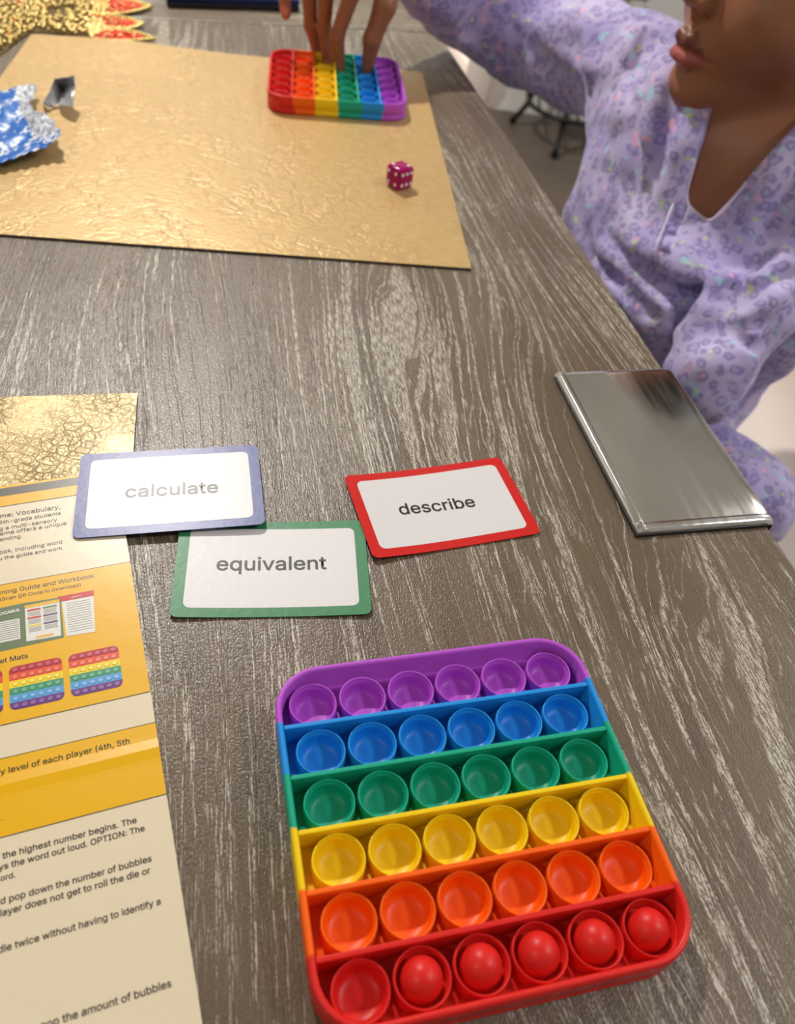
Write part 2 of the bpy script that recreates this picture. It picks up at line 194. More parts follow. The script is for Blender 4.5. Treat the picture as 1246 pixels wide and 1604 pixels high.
bm = bmesh.new(); box(bm, -2.6, -2.5, -1.6, 3.15, FZ, CEIL); struct('wall_left', bm, m_wall)
bm = bmesh.new(); box(bm, 2.4, 2.5, -1.6, 3.15, FZ, CEIL); struct('wall_right', bm, m_wall)
bm = bmesh.new(); box(bm, -2.5, 2.4, -1.7, -1.6, FZ, CEIL); struct('wall_front', bm, m_wall)
bm = bmesh.new()
box(bm, -2.5, 2.4, WY-.018, WY, FZ, FZ+.13, .004); box(bm, -2.5, 2.4, WY-.012, WY, FZ+.13, FZ+.155, .004); box(bm, -2.5, 2.4, WY-.026, WY, FZ+.152, FZ+.166, .004)
struct('baseboard_back', bm, m_trim)
m_metal_w = mat('lamp_rim', srgb(240, 240, 238), .4)
m_glow = mat('lamp_glass', (1, 1, 1, 1), .5); q = N(m_glow); q.b.inputs['Emission Color'].default_value = (1, .95, .88, 1); q.b.inputs['Emission Strength'].default_value = 6
for i, (x, y, s, wt, c) in enumerate(LAMPS):
    t = thing('ceiling_lamp', ['round flush ceiling lamp over the far left, brightest of the lamps', 'added fill lamp, unseen, on the ceiling on the right behind the viewer',
              'added fill lamp, unseen, on the ceiling on the near left', 'added fill lamp, unseen, on the ceiling on the far right beyond the person'][i], 'lamp', (x, y, CEIL), 0, 'ceiling lamps')
    bm = bmesh.new(); n = 32; tube(bm, [(math.cos(2*math.pi*k/n)*(s/2+.02), math.sin(2*math.pi*k/n)*(s/2+.02), -.012) for k in range(n)], .012, 8, True)
    bmobj('rim', bm, m_metal_w, t, True)
    slab('diffuser', [(math.cos(2*math.pi*k/n)*(s/2+.015), math.sin(2*math.pi*k/n)*(s/2+.015)) for k in range(n)], -.012, -.004, m_glow, t)

# ------------------------------------------------------------------ table
def wood(name, seed, rot=0.):
    m = mat(name, rough=.42, spec=.8); q = N(m)
    v = q.mp(q.obj(), loc=(seed, seed*.37, 0), rot=(0, 0, rot))
    sx = q.n('ShaderNodeSeparateXYZ', {0: v})
    X, Y = sx.outputs[0], sx.outputs[1]
    # slow wander of the growth rings makes cathedrals
    wob = q.noise(q.mp(v, sc=(4.5, 1.3, 1)), 1.0, 1., .4)
    wob2 = q.noise(q.mp(v, sc=(24, 4, 1)), 1.0, 2., .5)
    wob3 = q.noise(q.mp(v, sc=(150, 60, 1)), 1.0, 2., .5)
    ph = q.m('ADD', X, q.m('MULTIPLY', q.m('SUBTRACT', wob, .5), .22))
    ph = q.m('ADD', ph, q.m('MULTIPLY', q.m('SUBTRACT', wob2, .5), .014))
    ph = q.m('ADD', ph, q.m('MULTIPLY', q.m('SUBTRACT', wob3, .5), .0018))
    area = q.noise(q.mp(v, sc=(14, 3.5, 1)), 1., 2., .5)
    aw = q.m('SUBTRACT', area, .5)
    cv = q.n('ShaderNodeCombineXYZ', {0: ph, 1: q.m('MULTIPLY', Y, .012), 2: 0.})
    r1 = q.m('ABSOLUTE', q.m('SUBTRACT', q.noise(cv, 165., 2., .55), .5))
    cv2 = q.n('ShaderNodeCombineXYZ', {0: ph, 1: q.m('MULTIPLY', Y, .03), 2: 3.})
    r2 = q.m('ABSOLUTE', q.m('SUBTRACT', q.noise(cv2, 390., 2., .5), .5))
    pores = q.noise(q.mp(v, sc=(1300, 120, 1)), 1., 2., .6)
    speck = q.noise(q.mp(v, sc=(1200, 700, 1)), 1., 1., .6)
    line = q.ramp(q.m('SUBTRACT', r1, q.m('MULTIPLY', aw, .10)), [(.006, 1), (.026, 0)])
    line2 = q.ramp(q.m('SUBTRACT', r2, q.m('MULTIPLY', aw, .16)), [(.0, .65), (.02, 0)])
    ln = q.m('MAXIMUM', line, line2)
    brk = q.ramp(q.m('ADD', q.m('MULTIPLY', pores, .7), q.m('MULTIPLY', speck, .3)), [(.46, .04), (.56, 1)])
    lime = q.m('MULTIPLY', ln, brk)
    tone = q.noise(q.mp(v, sc=(30, 2.5, 1)), 1., 3., .6)
    base = q.ramp(tone, [(.25, srgb(86, 71, 53)), (.5, srgb(100, 84, 64)), (.75, srgb(112, 96, 76))])
    amber = q.ramp(q.noise(q.mp(v, sc=(420, 14, 1)), 1., 2., .5), [(.66, 0), (.74, .4)])
    base = q.mix(amber, base, srgb(132, 96, 56))
    dk = q.ramp(q.noise(q.mp(v, sc=(600, 16, 1)), 1., 2., .6), [(.30, .45), (.44, 0)])
    base = q.mix(dk, base, srgb(58, 49, 40))
    col = q.mix(q.m('MULTIPLY', lime, .8), base, srgb(206, 198, 182))
    q.put(q.b.inputs['Base Color'], col)
    q.put(q.b.inputs['Roughness'], q.ramp(speck, [(.3, .30), (.7, .44)]))
    h = q.m('ADD', q.m('MULTIPLY', ln, -.6), q.m('ADD', q.m('MULTIPLY', pores, .5), q.m('MULTIPLY', speck, .9)))
    q.bump(h, .7, .00035)
    return m
m_wood = wood('cerused_oak', 0.)
m_wood_end = wood('cerused_oak_end', 3.1, math.pi/2)
m_cream_edge = mat('pale_strip', srgb(222, 205, 170), .4)
table = thing('dining_table', 'long taupe limed-oak dining table with cross-grain end board', 'table', (EX, 0, 0), -TANG)
SEAM = 1.118
bm = bmesh.new(); box(bm, -1.05, 0, -.45, SEAM-.0010, -.032, 0, .0012, 2); bmobj('tabletop', bm, m_wood, table)
bm = bmesh.new(); box(bm, -1.05, 0, SEAM+.0010, SEAM+.16, -.032, 0, .0012, 2); bmobj('end_board', bm, m_wood_end, table)
bm = bmesh.new(); box(bm, -1.05, 0, SEAM+.163, SEAM+.35, -.032, 0, .0025, 2); bmobj('end_board', bm, m_wood_end, table)
bm = bmesh.new(); box(bm, -.95, -.10, -.35, 1.36, -.11, -.033, .002); bmobj('apron', bm, m_wood, table)
bm = bmesh.new(); box(bm, .0005, .006, .55, .80, -.034, -.014, .001); bmobj('edge_strip', bm, m_cream_edge, table)['label'] = 'pale strip under the table edge'
for x in (-.9, -.18):
    for y in (-.3, 1.25):
        bm = bmesh.new(); box(bm, x-.045, x+.045, y-.045, y+.045, FZ, -.11, .004); bmobj('leg', bm, m_wood, table)

# metal plate clasping the table edge (four corners measured on the table)
m_steel = mat('brushed_steel', srgb(236, 234, 224), .16, 1.)
q = N(m_steel); v = q.mp(q.obj(), sc=(1, 1, 1))
q.put(q.b.inputs['Roughness'], q.ramp(q.noise(q.mp(v, sc=(300, 12, 1)), 1., 3.), [(.3, .12), (.7, .20)]))
sm = q.noise(q.mp(v, sc=(22, 9, 1)), 1., 2., .5, .6)
q.put(q.b.inputs['Base Color'], q.ramp(sm, [(.3, srgb(228, 228, 222)), (.7, srgb(250, 250, 246))]))
q.bump(q.noise(q.mp(v, sc=(16, 9, 1)), 1., 2., .5), .35, .006)
m_dark = mat('dark_gap', srgb(30, 28, 26), .5)
plate = thing('metal_plate', 'rectangular polished steel plate clasped over the right table edge', 'plate', TW(0, 0), -TANG)
import itertools
Rz = Matrix.Rotation(TANG, 3, 'Z')
def TL(px, py, z=0): return (Rz @ (Z(px, py, z) - Vector((EX, 0, 0))))
c0, c1, c2, c3 = [TL(*p, z=.0045) for p in ((873, 580), (1040, 576), (1197, 815), (1000, 830))]
y1 = (c0.y+c1.y)/2; y0 = (c2.y+c3.y)/2; x0 = (c0.x+c3.x)/2
bm = bmesh.new()
# cross-section in x: rolled left edge, flat sheet, fold over the table edge
prof = [(x0, .0005), (x0, .0032), (x0+.0012, .0046), (x0+.0032, .0047), (x0+.0046, .0036), (x0+.0075, .0040), (-.004, .0040), (.0012, .0036), (.0030, .0020), (.0032, -.030)]
th = [(x, z) for x, z in prof]
rows = []
ys = [y0, y0+.0012, y0+.0035, y0+.0055] + [y0+.008 + (y1-y0-.016)*k/6 for k in range(7)] + [y1-.0055, y1-.0035, y1-.0012, y1]
dz = [-.0030, -.0004, .0003, -.0008] + [0]*7 + [0, 0, -.0003, -.0012]
for yy, d in zip(ys, dz): rows.append([bm.verts.new((x, yy, max(z+d, .0004) if z > 0 else z)) for x, z in th])
for a, b in zip(rows, rows[1:]):
    for k in range(len(th)-1): bm.faces.new((a[k], a[k+1], b[k+1], b[k]))
o = bmobj('plate_sheet', bm, m_steel, plate, True); o.modifiers.new('thickness', 'SOLIDIFY').thickness = -.0004
b = o.modifiers.new('round', 'BEVEL'); b.width = .0008; b.segments = 2; b.limit_method = 'ANGLE'
bm = bmesh.new(); box(bm, x0-.0012, -.0005, y0-.0012, y1-.002, .00015, .0018); bmobj('backing', bm, m_dark, plate)['label'] = 'dark sheet standing in for the shaded gap under the plate'  # near-black sheet paints the shade in the gap around the plate

# ------------------------------------------------------------------ gold mats
def leather(name, base, dark, crack, rough, bs, light):
    m = mat(name, base, rough, .2, .5, coat=.12, coatr=.3); q = N(m); v = q.obj()
    w1 = q.noise(v, 30., 3., .6)
    vd = q.n('ShaderNodeVectorMath', {0: v, 1: q.n('ShaderNodeTexNoise', {'Vector': v, 'Scale': 60., 'Detail': 3.}).outputs[1]}, operation='MULTIPLY_ADD')
    ww = q.n('ShaderNodeTexNoise', {'Vector': v, 'Scale': 90., 'Detail': 3.}).outputs[1]
    vv = q.n('ShaderNodeVectorMath', {0: ww, 1: (.012, .012, 0), 2: v}, operation='MULTIPLY_ADD').outputs[0]
    vo = q.n('ShaderNodeTexVoronoi', {'Vector': vv, 'Scale': crack}, feature='DISTANCE_TO_EDGE')
    vo2 = q.n('ShaderNodeTexVoronoi', {'Vector': vv, 'Scale': crack*2.3}, feature='DISTANCE_TO_EDGE')
    e1 = q.ramp(vo.outputs[0], [(0, 1), (.10, 0)]); e2 = q.ramp(vo2.outputs[0], [(0, .6), (.12, 0)])
    e = q.m('MULTIPLY', q.m('MAXIMUM', e1, e2), q.ramp(q.noise(v, 22., 2.), [(.38, .1), (.6, 1)]))
    st = q.ramp(q.noise(q.mp(v, rot=(0, 0, .25), sc=(110, 420, 1)), 1., 3., .6), [(.3, 0), (.7, 1)])
    c = q.mix(st, base, light)
    q.put(q.b.inputs['Base Color'], q.mix(q.m('MULTIPLY', e, bs), c, dark))
    q.bump(q.m('ADD', q.m('MULTIPLY', e, -.7), q.m('ADD', q.m('MULTIPLY', st, .45), q.m('MULTIPLY', w1, .6))), .55, .0006)
    return m
m_gold1 = leather('gold_leatherette', srgb(194, 157, 100), srgb(166, 128, 74), 60., .36, .22, srgb(210, 178, 119))
m_gold2 = leather('crackled_gold_leatherette', srgb(188, 162, 108), srgb(120, 94, 54), 170., .38, .9, srgb(214, 190, 138))
m_under = mat('mat_backing', srgb(62, 66, 64), .6)
def gold_mat(label, outline, m, zf=None):
    cx = sum(p[0] for p in outline)/4; cy = sum(p[1] for p in outline)/4
    t = thing('table_mat', label, 'mat', (cx, cy, 0), 0, 'gold leatherette mats')
    a, b, c, d = [Vector((p[0]-cx, p[1]-cy)) for p in outline]       # TL TR BR BL
    n = 24
    for nm, z0, z1, mm, gr in (('backing', .0002, .0015, m_under, 0.0006), ('face', .0015, .0019, m, 0)):
        vs, fs = [], []
        for zz in (z0, z1):
            for j in range(n+1):
                for i in range(n+1):
                    u, w_ = i/n, j/n
                    p = (a*(1-u)+b*u)*(1-w_) + (d*(1-u)+c*u)*w_
                    vs.append((p.x, p.y, zz + (zf(u, w_) if zf else 0)))
        K = (n+1)**2; id_ = lambda i, j, k: k*K + j*(n+1)+i
        for j in range(n):
            for i in range(n):
                fs.append((id_(i, j, 1), id_(i, j+1, 1), id_(i+1, j+1, 1), id_(i+1, j, 1))); fs.append((id_(i, j, 0), id_(i+1, j, 0), id_(i+1, j+1, 0), id_(i, j+1, 0)))
            fs += [(id_(0, j, 0), id_(0, j+1, 0), id_(0, j+1, 1), id_(0, j, 1)), (id_(n, j, 0), id_(n, j, 1), id_(n, j+1, 1), id_(n, j+1, 0)),
                   (id_(j, 0, 0), id_(j, 0, 1), id_(j+1, 0, 1), id_(j+1, 0, 0)), (id_(j, n, 0), id_(j+1, n, 0), id_(j+1, n, 1), id_(j, n, 1))]
        o = mobj(nm, vs, fs, mm, t)
        if nm == 'backing': o['label'] = 'dark grey underside of the mat'
    return t
TLc, TRc, BRc = Z(50, 58), Z(661, 116), Z(738, 424)
mat1 = gold_mat('large smooth gold leatherette mat under the far fidget toy and the die', [TLc[:2], TRc[:2], BRc[:2], (TLc+BRc-TRc)[:2]], m_gold1,
                lambda u, w_: .0035*max(0, 1-w_*5)*math.exp(-((u-.22)/.18)**2))
A2 = Z(216, 620); dr = (Z(209.5, 715)-A2).normalized(); dl = Vector((dr.y, -dr.x, 0)); dl = dl if dl.x < 0 else -dl
mat2 = gold_mat('crackled gold leatherette mat partly under the yellow leaflet', [(A2+dl*.39)[:2], A2[:2], (A2+dr*.10)[:2], (A2+dl*.39+dr*.10)[:2]], m_gold2)

# ------------------------------------------------------------------ leaflet: local x to the right along its lines, y up the page, origin at the right edge
LA = Z(198, 843, .0024)
lv = (Z(317, 1604, .001)-Z(198, 843, .001)).normalized()
leaf_ang = math.atan2(lv.y, lv.x) + math.pi/2
lf = thing('instruction_leaflet', 'yellow and cream printed instruction leaflet at the left edge', 'leaflet', (LA.x, LA.y, 0), leaf_ang)
LZ = .0024; PT = .00022
def paper(nm, col, rough=.34): return mat(nm, col, rough, 0, .42, coat=.06, coatr=.3)
m_yel = paper('yellow_print', srgb(234, 178, 2)); m_cream = paper('cream_paper', srgb(226, 212, 182))
for mm in (m_yel, m_cream):
    q = N(mm); q.bump(q.noise(q.obj(), 120., 3.), .12, .0008)
m_ink = mat('black_ink', srgb(38, 34, 30), .35); m_grey = paper('grey_print', srgb(92, 86, 78))
LW = .20
def zl(y):                        # height of the page: it rides over the mat edge at the top and lies down below, small crease
    t = max(0., min(1., (y+.10)/.10))
    return .0008 + .0016*t*t*(3-2*t) + .0004*math.exp(-((y+.108)/.0026)**2)
def strip(nm, v0, v1, m, u0=0., u1=LW, dz=0., parent=lf, thick=PT, n=None):
    """printed band of the page from v0 to v1 (distances down the page)"""
    cuts = [v0] + [k*.002 for k in range(-40, 140) if v0+1e-5 < k*.002 < v1-1e-5] + [v1]; n = len(cuts)-1; vs, fs = [], []
    for k in range(n+1):
        v_ = cuts[k]; z = zl(-v_) + dz
        vs += [(-u1, -v_, z-thick), (-u0, -v_, z-thick), (-u0, -v_, z), (-u1, -v_, z)]
    for k in range(n):
        a = 4*k; b = a+4
        fs += [(a, b, b+1, a+1), (a+1, b+1, b+2, a+2), (a+2, b+2, b+3, a+3), (a+3, b+3, b, a)]
    fs += [(0, 1, 2, 3), (4*n+3, 4*n+2, 4*n+1, 4*n)]
    return mobj(nm, vs, fs, m, parent)
pg = strip('page', -.0473, .235, m_cream, n=60)
P1 = .00006
strip('printed_band', -.0473, -.0458, m_yel, dz=P1, parent=pg); strip('printed_band', -.0458, -.0402, m_grey, dz=P1, parent=pg)
strip('printed_band', -.0402, -.0337, m_yel, dz=P1, parent=pg); strip('printed_band', .0145, .0829, m_yel, dz=P1, parent=pg); strip('printed_band', .0971, .1271, m_yel, dz=P1, parent=pg)
for v_ in (-.0335, .0144, .0830, .0970, .1272): strip('printed_line', v_, v_+.0003, m_ink, dz=P1*1.5, parent=pg)
def L2(u, v_): return (-u, -v_)
TXT = [('me: Vocabulary,', .0534, .0271, -.0260, .010), ('5th-grade students', .0538, .0272, -.0220, .004), ('g a multi-sensory', .0538, .0290, -.0180, .004),
       ('ame offers a unique', .0536, .0250, -.0148, .004), ('anding.', .0539, .0443, -.0113, .004), ('ook, including word', .0540, .0276, -.0035, .004),
       ('u the guide and work', .0541, .0278, .0002, .004),
       ('ming Guide and Workbook', .0543, .0157, .0199, .012), ('(Scan QR Code to Download)', .0541, .0216, .0234, .012), ('et Mats', .0548, .0443, .0550, .022),
       ('y level of each player (4th, 5th', .0555, .0102, .1036, .016), ('the highest number begins. The', .0553, .0113, .1350, .016), ('ys the word out loud. OPTION: The', .0565, .0090, .1387, .016),
       ('ord.', .0560, .0514, .1424, .016), ('d pop down the number of bubbles', .0561, .0081, .1500, .016), ('layer does not get to roll the die or', .0562, .0090, .1539, .016),
       ('die twice without having to identify a', .0570, .0071, .1650, .016), ('unpop the amount of bubbles', .0492, .0073, .1905, .016), ('.', .0554, .0550, .1212, .016)]
for s_, u0, u1, v_, b_ in TXT:
    lettering(s_, L2(u0, v_), L2(u1, v_), zl(-v_)+P1*2, m_ink, pg, b_*.7)
# printed pictures
flat = lambda nm, c: paper(nm, srgb(*c))
m_pg = flat('green_picture', (104, 122, 84)); m_pw = flat('white_picture', (226, 224, 216)); m_pr = flat('red_picture', (200, 44, 40)); m_pp = flat('violet_picture', (92, 78, 118))
m_pgn = flat('leaf_green_picture', (96, 140, 80)); m_pyl = flat('lemon_picture', (226, 210, 60)); m_gl = flat('thin_grey_picture', (140, 138, 132)); m_po = flat('orange_picture', (230, 140, 40))
def quad(nm, pts, m, lev, par=None):
    vs = [(-u, -v_, zl(-v_)+P1*lev) for u, v_ in pts]
    return mobj(nm, vs, [tuple(range(len(vs)))], m, par or pg)
def rectp(nm, u0, u1, v0, v1, m, lev, par=None): return quad(nm, [(u0, v0), (u0, v1), (u1, v1), (u1, v0)], m, lev, par)
quad('picture', [(.062, .0275), (.062, .0495), (.0302, .0487), (.0302, .0275), (.0452, .0268)], m_pg, 2)
rectp('picture', .062, .0468, .0345, .0450, m_pw, 3)
for k in range(9): rectp('printed_line', .062, .0472, .0353+k*.00105, .0356+k*.00105, m_gl, 4)
quad('picture', [(.0446, .0285), (.0446, .0470), (.0312, .0475), (.0308, .0283)], m_pw, 3)
rectp('picture', .0446, .0309, .0284, .0300, m_yel, 4)
for k in range(3):
    rectp('picture', .0437, .0384, .0310+k*.0041, .0319+k*.0041, (m_pr, m_pr, m_pyl)[k], 4); rectp('picture', .0376, .0320, .0310+k*.0041, .0319+k*.0041, (m_pgn, m_pp, m_pp)[k], 4)
    for j in range(4):
        rectp('printed_line', .0435, .0386, .0325+k*.0041+j*.0006, .0327+k*.0041+j*.0006, m_gl, 4); rectp('printed_line', .0374, .0322, .0325+k*.0041+j*.0006, .0327+k*.0041+j*.0006, m_gl, 4)
rectp('picture', .0410, .0340, .0455, .0464, m_yel, 4)
quad('picture', [(.0299, .0273), (.0292, .0484), (.0180, .0490), (.0168, .0275)], m_pw, 3)
quad('picture', [(.0315, .0270), (.0297, .0300), (.0168, .0300), (.0166, .0270)], m_pr, 4)
for k in range(13): rectp('printed_line', .0282, .0185, .0315+k*.00125, .0317+k*.00125, m_gl, 4)
lettering('OCABUL', L2(.0545, .0312), L2(.0462, .0308), zl(-.031)+P1*5, m_pw, pg, .03)
rectp('printed_line', .0262, .0218, .0286, .0289, m_pw, 5)
RAIN = [(186, 30, 52), (232, 82, 40), (244, 214, 30), (60, 150, 110), (86, 160, 220), (106, 50, 130)]
m_rain = [flat('picture_'+n_, c) for n_, c in zip(('crimson', 'orange', 'yellow', 'green', 'blue', 'purple'), RAIN)]
m_rainl = [flat('picture_light_'+n_, tuple(int(x+(255-x)*.22) for x in c)) for n_, c in zip(('crimson', 'orange', 'yellow', 'green', 'blue', 'purple'), RAIN)]
m_raind = [flat('picture_dark_'+n_, tuple(int(x*.72) for x in c)) for n_, c in zip(('crimson', 'orange', 'yellow', 'green', 'blue', 'purple'), RAIN)]
for (ua, ub) in ((.0516, .0318), (.0293, .0098), (.0740, .0540)):
    W_ = ua-ub; va, vb = .0579, .0778
    out = rrect(W_, vb-va, .0024, 5); cu_, cv_ = (ua+ub)/2, (va+vb)/2
    for r_ in range(6):
        t0 = -(vb-va)/2 + (vb-va)*r_/6; t1 = t0+(vb-va)/6
        # clip the rounded outline to the row
        pts = [(x, y) for x, y in out if t0-1e-9 <= -y <= t1+1e-9]
        hw = W_/2
        row = []
        ys_ = sorted({round(t0, 6), round(t1, 6)} | {round(-y, 6) for x, y in pts})
        def half(y):
            d_ = max(0, abs(y) - ((vb-va)/2-.0024)); return hw - (.0024 - math.sqrt(max(0, .0024**2-d_**2)))
        row = [(-half(y), y) for y in ys_] + [(half(y), y) for y in reversed(ys_)]
        pic = quad('picture', [(cu_-x, cv_+y) for x, y in row][::-1], m_rain[r_], 3)
        for k in range(6):
            uu = ua - W_*(k+.72)/6.4; vv = cv_+(t0+t1)/2
            for rr, mm, lv_ in ((.00125, m_raind[r_], 4), (.00105, m_rainl[r_], 5)):
                vs = [(-uu+rr*math.cos(a), -vv+rr*.92*math.sin(a), zl(-vv)+P1*lv_) for a in [2*math.pi*j/12 for j in range(12)]]
                mobj('picture', vs, [tuple(range(12))], mm, pg)

# ------------------------------------------------------------------ word cards
m_white_card = paper('card_white', srgb(220, 218, 217), .34)
q = N(m_white_card); q.bump(q.noise(q.obj(), 260., 2.), .12, .0005)
m_card_edge = mat('card_side', srgb(220, 216, 210), .6)
CW, CH = .0875, .0568
def card(label, col, word, x, y, a, z, w0, w1, zf, bold=.009):
    t = thing('word_card', label, 'card', (x, y, z), a, 'word cards')
    mc = paper('card_'+word, srgb(*col), .34); q = N(mc); q.bump(q.noise(q.obj(), 260., 2.), .12, .0005)
    def sheet(nm, w_, h_, r, z0, z1, m, par):
        nx = 16; o2 = rrect(w_, h_, r, 6); bm = bmesh.new()
        xs = [(-w_/2) + w_*k/nx for k in range(nx+1)]
        def half(x):
            d_ = max(0, abs(x)-(w_/2-r)); return h_/2-(r-math.sqrt(max(0, r*r-d_*d_)))
        xs = sorted(set(xs + [s*(w_/2-r+r*math.sin(k*math.pi/14)) for s in (-1, 1) for k in range(8)]))
        top, bot = [], []
        for xx in xs:
            hh = max(half(xx), 1e-5)
            yy = [-hh+2*hh*k/6 for k in range(7)]
            top.append([bm.verts.new((xx, y_, z1+zf(xx, y_))) for y_ in yy]); bot.append([bm.verts.new((xx, y_, z0+zf(xx, y_))) for y_ in yy])
        for i in range(len(xs)-1):
            for k in range(6):
                bm.faces.new((top[i][k], top[i+1][k], top[i+1][k+1], top[i][k+1])); bm.faces.new((bot[i][k], bot[i][k+1], bot[i+1][k+1], bot[i+1][k]))
            bm.faces.new((bot[i][0], bot[i+1][0], top[i+1][0], top[i][0])); bm.faces.new((bot[i+1][6], bot[i][6], top[i][6], top[i+1][6]))
        for e_ in (0, -1):
            for k in range(6): bm.faces.new((bot[e_][k], bot[e_][k+1], top[e_][k+1], top[e_][k]))
        return bmobj(nm, bm, m, par)
    s0 = sheet('card_stock', CW, CH, .0034, 0, .00035, mc, t)
    s1 = sheet('white_panel', CW-.0105, CH-.0100, .0032, .00035, .00042, m_white_card, t)
    lt = lettering(word, w0, w1, .00056, m_ink, t, bold)
    for v_ in lt.data.vertices: v_.co.z += zf(v_.co.x, v_.co.y)
    return t
def loc(px, py, x, y, a, z):
    p = Z(px, py, z); d = Matrix.Rotation(-a, 2) @ Vector((p.x-x, p.y-y)); return (d.x, d.y)
cc = (-.0532, .2388, .1938)
card('green-bordered word card reading equivalent, tucked under the blue one', (52, 128, 82), 'equivalent', *cc, .0004, loc(339, 893.5, *cc, .001), loc(512, 891.6, *cc, .001), lambda x, y: .0012*(x/.044)**2)
cc = (-.1114, .2761, .2878)
card('blue-bordered word card reading calculate, lying over leaflet and green card', (74, 84, 146), 'calculate', *cc, .0036, loc(195.8, 778.8, *cc, .004), loc(342, 771.5, *cc, .004), lambda x, y: .0004*(x/.044))
cc = (.0213, .2937, .393)
card('red-bordered word card reading describe, alone on the wood', (206, 30, 26), 'describe', *cc, .0004, loc(627.6, 807, *cc, .001), loc(746.5, 793, *cc, .001), lambda x, y: .0022*(x/.044)**2*(1 if x < 0 else .3))

# ------------------------------------------------------------------ bubble fidget toys
PW, PL, HR = .1279, .1277, .0154
SX, SY, OY = .0196, .0201, -.0012
cols = [('purple', (188, 86, 208)), ('blue', (30, 146, 228)), ('green', (18, 168, 134)), ('yellow', (246, 208, 14)), ('orange', (252, 102, 8)), ('red', (222, 36, 30))]
def silicone(nm, c): return mat(nm, srgb(*c), .40, 0, .4)
m_bub = [silicone(n_+'_silicone', c) for n_, c in cols]
m_frame = silicone('rainbow_silicone', (200, 200, 200))
q = N(m_frame); v = q.obj(); sep = q.n('ShaderNodeSeparateXYZ', {0: v})
wv = q.m('ADD', sep.outputs[1], q.m('MULTIPLY', q.m('SUBTRACT', q.noise(v, 70., 3.), .5), .010))
fac = q.m('DIVIDE', q.m('ADD', wv, .06), .12)
bounds = [(OY+2*SY+.0014), OY+SY+.0014, OY+.0014, OY-SY+.0014, OY-2*SY+.0014]
stops = []
lst = [srgb(*cols[5][1])]
prev = cols[5][1]
for k, b_ in enumerate(reversed(bounds)):
    f_ = (b_+.06)/.12; nxt = cols[4-k][1]
    stops += [(f_-.004, srgb(*prev)), (f_+.004, srgb(*nxt))]; prev = nxt
q.put(q.b.inputs['Base Color'], q.ramp(fac, stops))
def popit(label, x, y, a, up, group='rainbow bubble fidget toys'):
    t = thing('fidget_toy', label, 'toy', (x, y, 0), a, group)
    prof = [(.0040, .0006), (.0012, 0), (.0002, .0006), (0, .0012), (0, .0045), (.0004, .0049), (.0004, .0055), (0, .0059), (0, .0143), (.0003, .0150), (.0009, .0154), (.0016, .0154), (.0022, .0150), (.0025, .0143), (.0028, .0030)]
    bm = bmesh.new(); rings = []
    for ins, z in prof: rings.append([bm.verts.new((px_, py_, z)) for px_, py_ in rrect(PW-2*ins, PL-2*ins, .0185-ins, 8)])
    n = len(rings[0])
    for r0, r1 in zip(rings, rings[1:]):
        for k in range(n): bm.faces.new((r0[k], r0[(k+1) % n], r1[(k+1) % n], r1[k]))
    bm.faces.new(rings[-1]); bm.faces.new(rings[0][::-1])
    fr = bmobj('frame', bm, m_frame, t, False)
    for pl in fr.data.polygons: pl.use_smooth = len(pl.vertices) == 4
    for k in range(5):
        yy = OY+(2-k)*SY; hw = PW/2-.0025
        yo = PL/2-.0185
        bm = bmesh.new(); box(bm, -hw, hw, yy-.0009, yy+.0009, .0028, .0149, .0004, 2)
        bmobj('divider', bm, m_bub[k+1], t)['label'] = cols[k+1][0]+' divider wall'
    seg = 28
    def lathe(nm, pr, m):
        vs, fs = [], []
        for r, z in pr:
            vs += [(r*math.cos(2*math.pi*k/seg), r*math.sin(2*math.pi*k/seg), z) for k in range(seg)]
        for i in range(len(pr)-1):
            for k in range(seg): fs.append((i*seg+k, i*seg+(k+1) % seg, (i+1)*seg+(k+1) % seg, (i+1)*seg+k))
        fs.append(tuple((len(pr)-1)*seg+k for k in range(seg)))
        me = bpy.data.meshes.new(nm); me.from_pydata(vs, [], fs); me.update(); me.materials.append(m)
        me.polygons.foreach_set('use_smooth', [True]*len(me.polygons)); return me
    ringp = [(.0094, .0031), (.0093, .0108), (.0092, .0115), (.0090, .0117), (.0087, .0116), (.0085, .0110), (.0084, .0098), (.0081, .0096), (.00805, .0088)]
    cup = ringp + [(.0080, .0070), (.0078, .0055), (.0073, .0043), (.0062, .0035), (.0045, .0032), (.0025, .0031), (.0005, .0031)]
    dome = ringp[:-1] + [(.0080, .0060), (.0072, .0055), (.0068, .0062), (.0068, .0080)] + [(.0068*math.cos(b_), .0092+.0072*math.sin(b_)) for b_ in [math.radians(d) for d in range(8, 89, 10)]]
    for r in range(6):
        me = lathe('bubble', cup, m_bub[r]); me2 = lathe('bubble', dome, m_bub[r]) if any(u[0] == r for u in up) else None
        for c in range(6):
            dm = (r, c) in up
            o = bpy.data.objects.new('bubble', me2 if dm else me); C.objects.link(o); o.parent = t
            o.location = ((c-2.5)*SX, (2.5-r)*SY+OY, 0)
            if dm: o['label'] = 'red bubble standing up as a dome'
    return t
toy1 = popit('rainbow silicone bubble toy in the foreground, five red domes raised', .0399, .1338, .3179, {(5, c) for c in range(1, 6)})
toy2 = popit('rainbow silicone bubble toy on the gold mat, under the reaching fingers', -.1161, .8328, -1.3916, set())
toy2.location.z = .0021

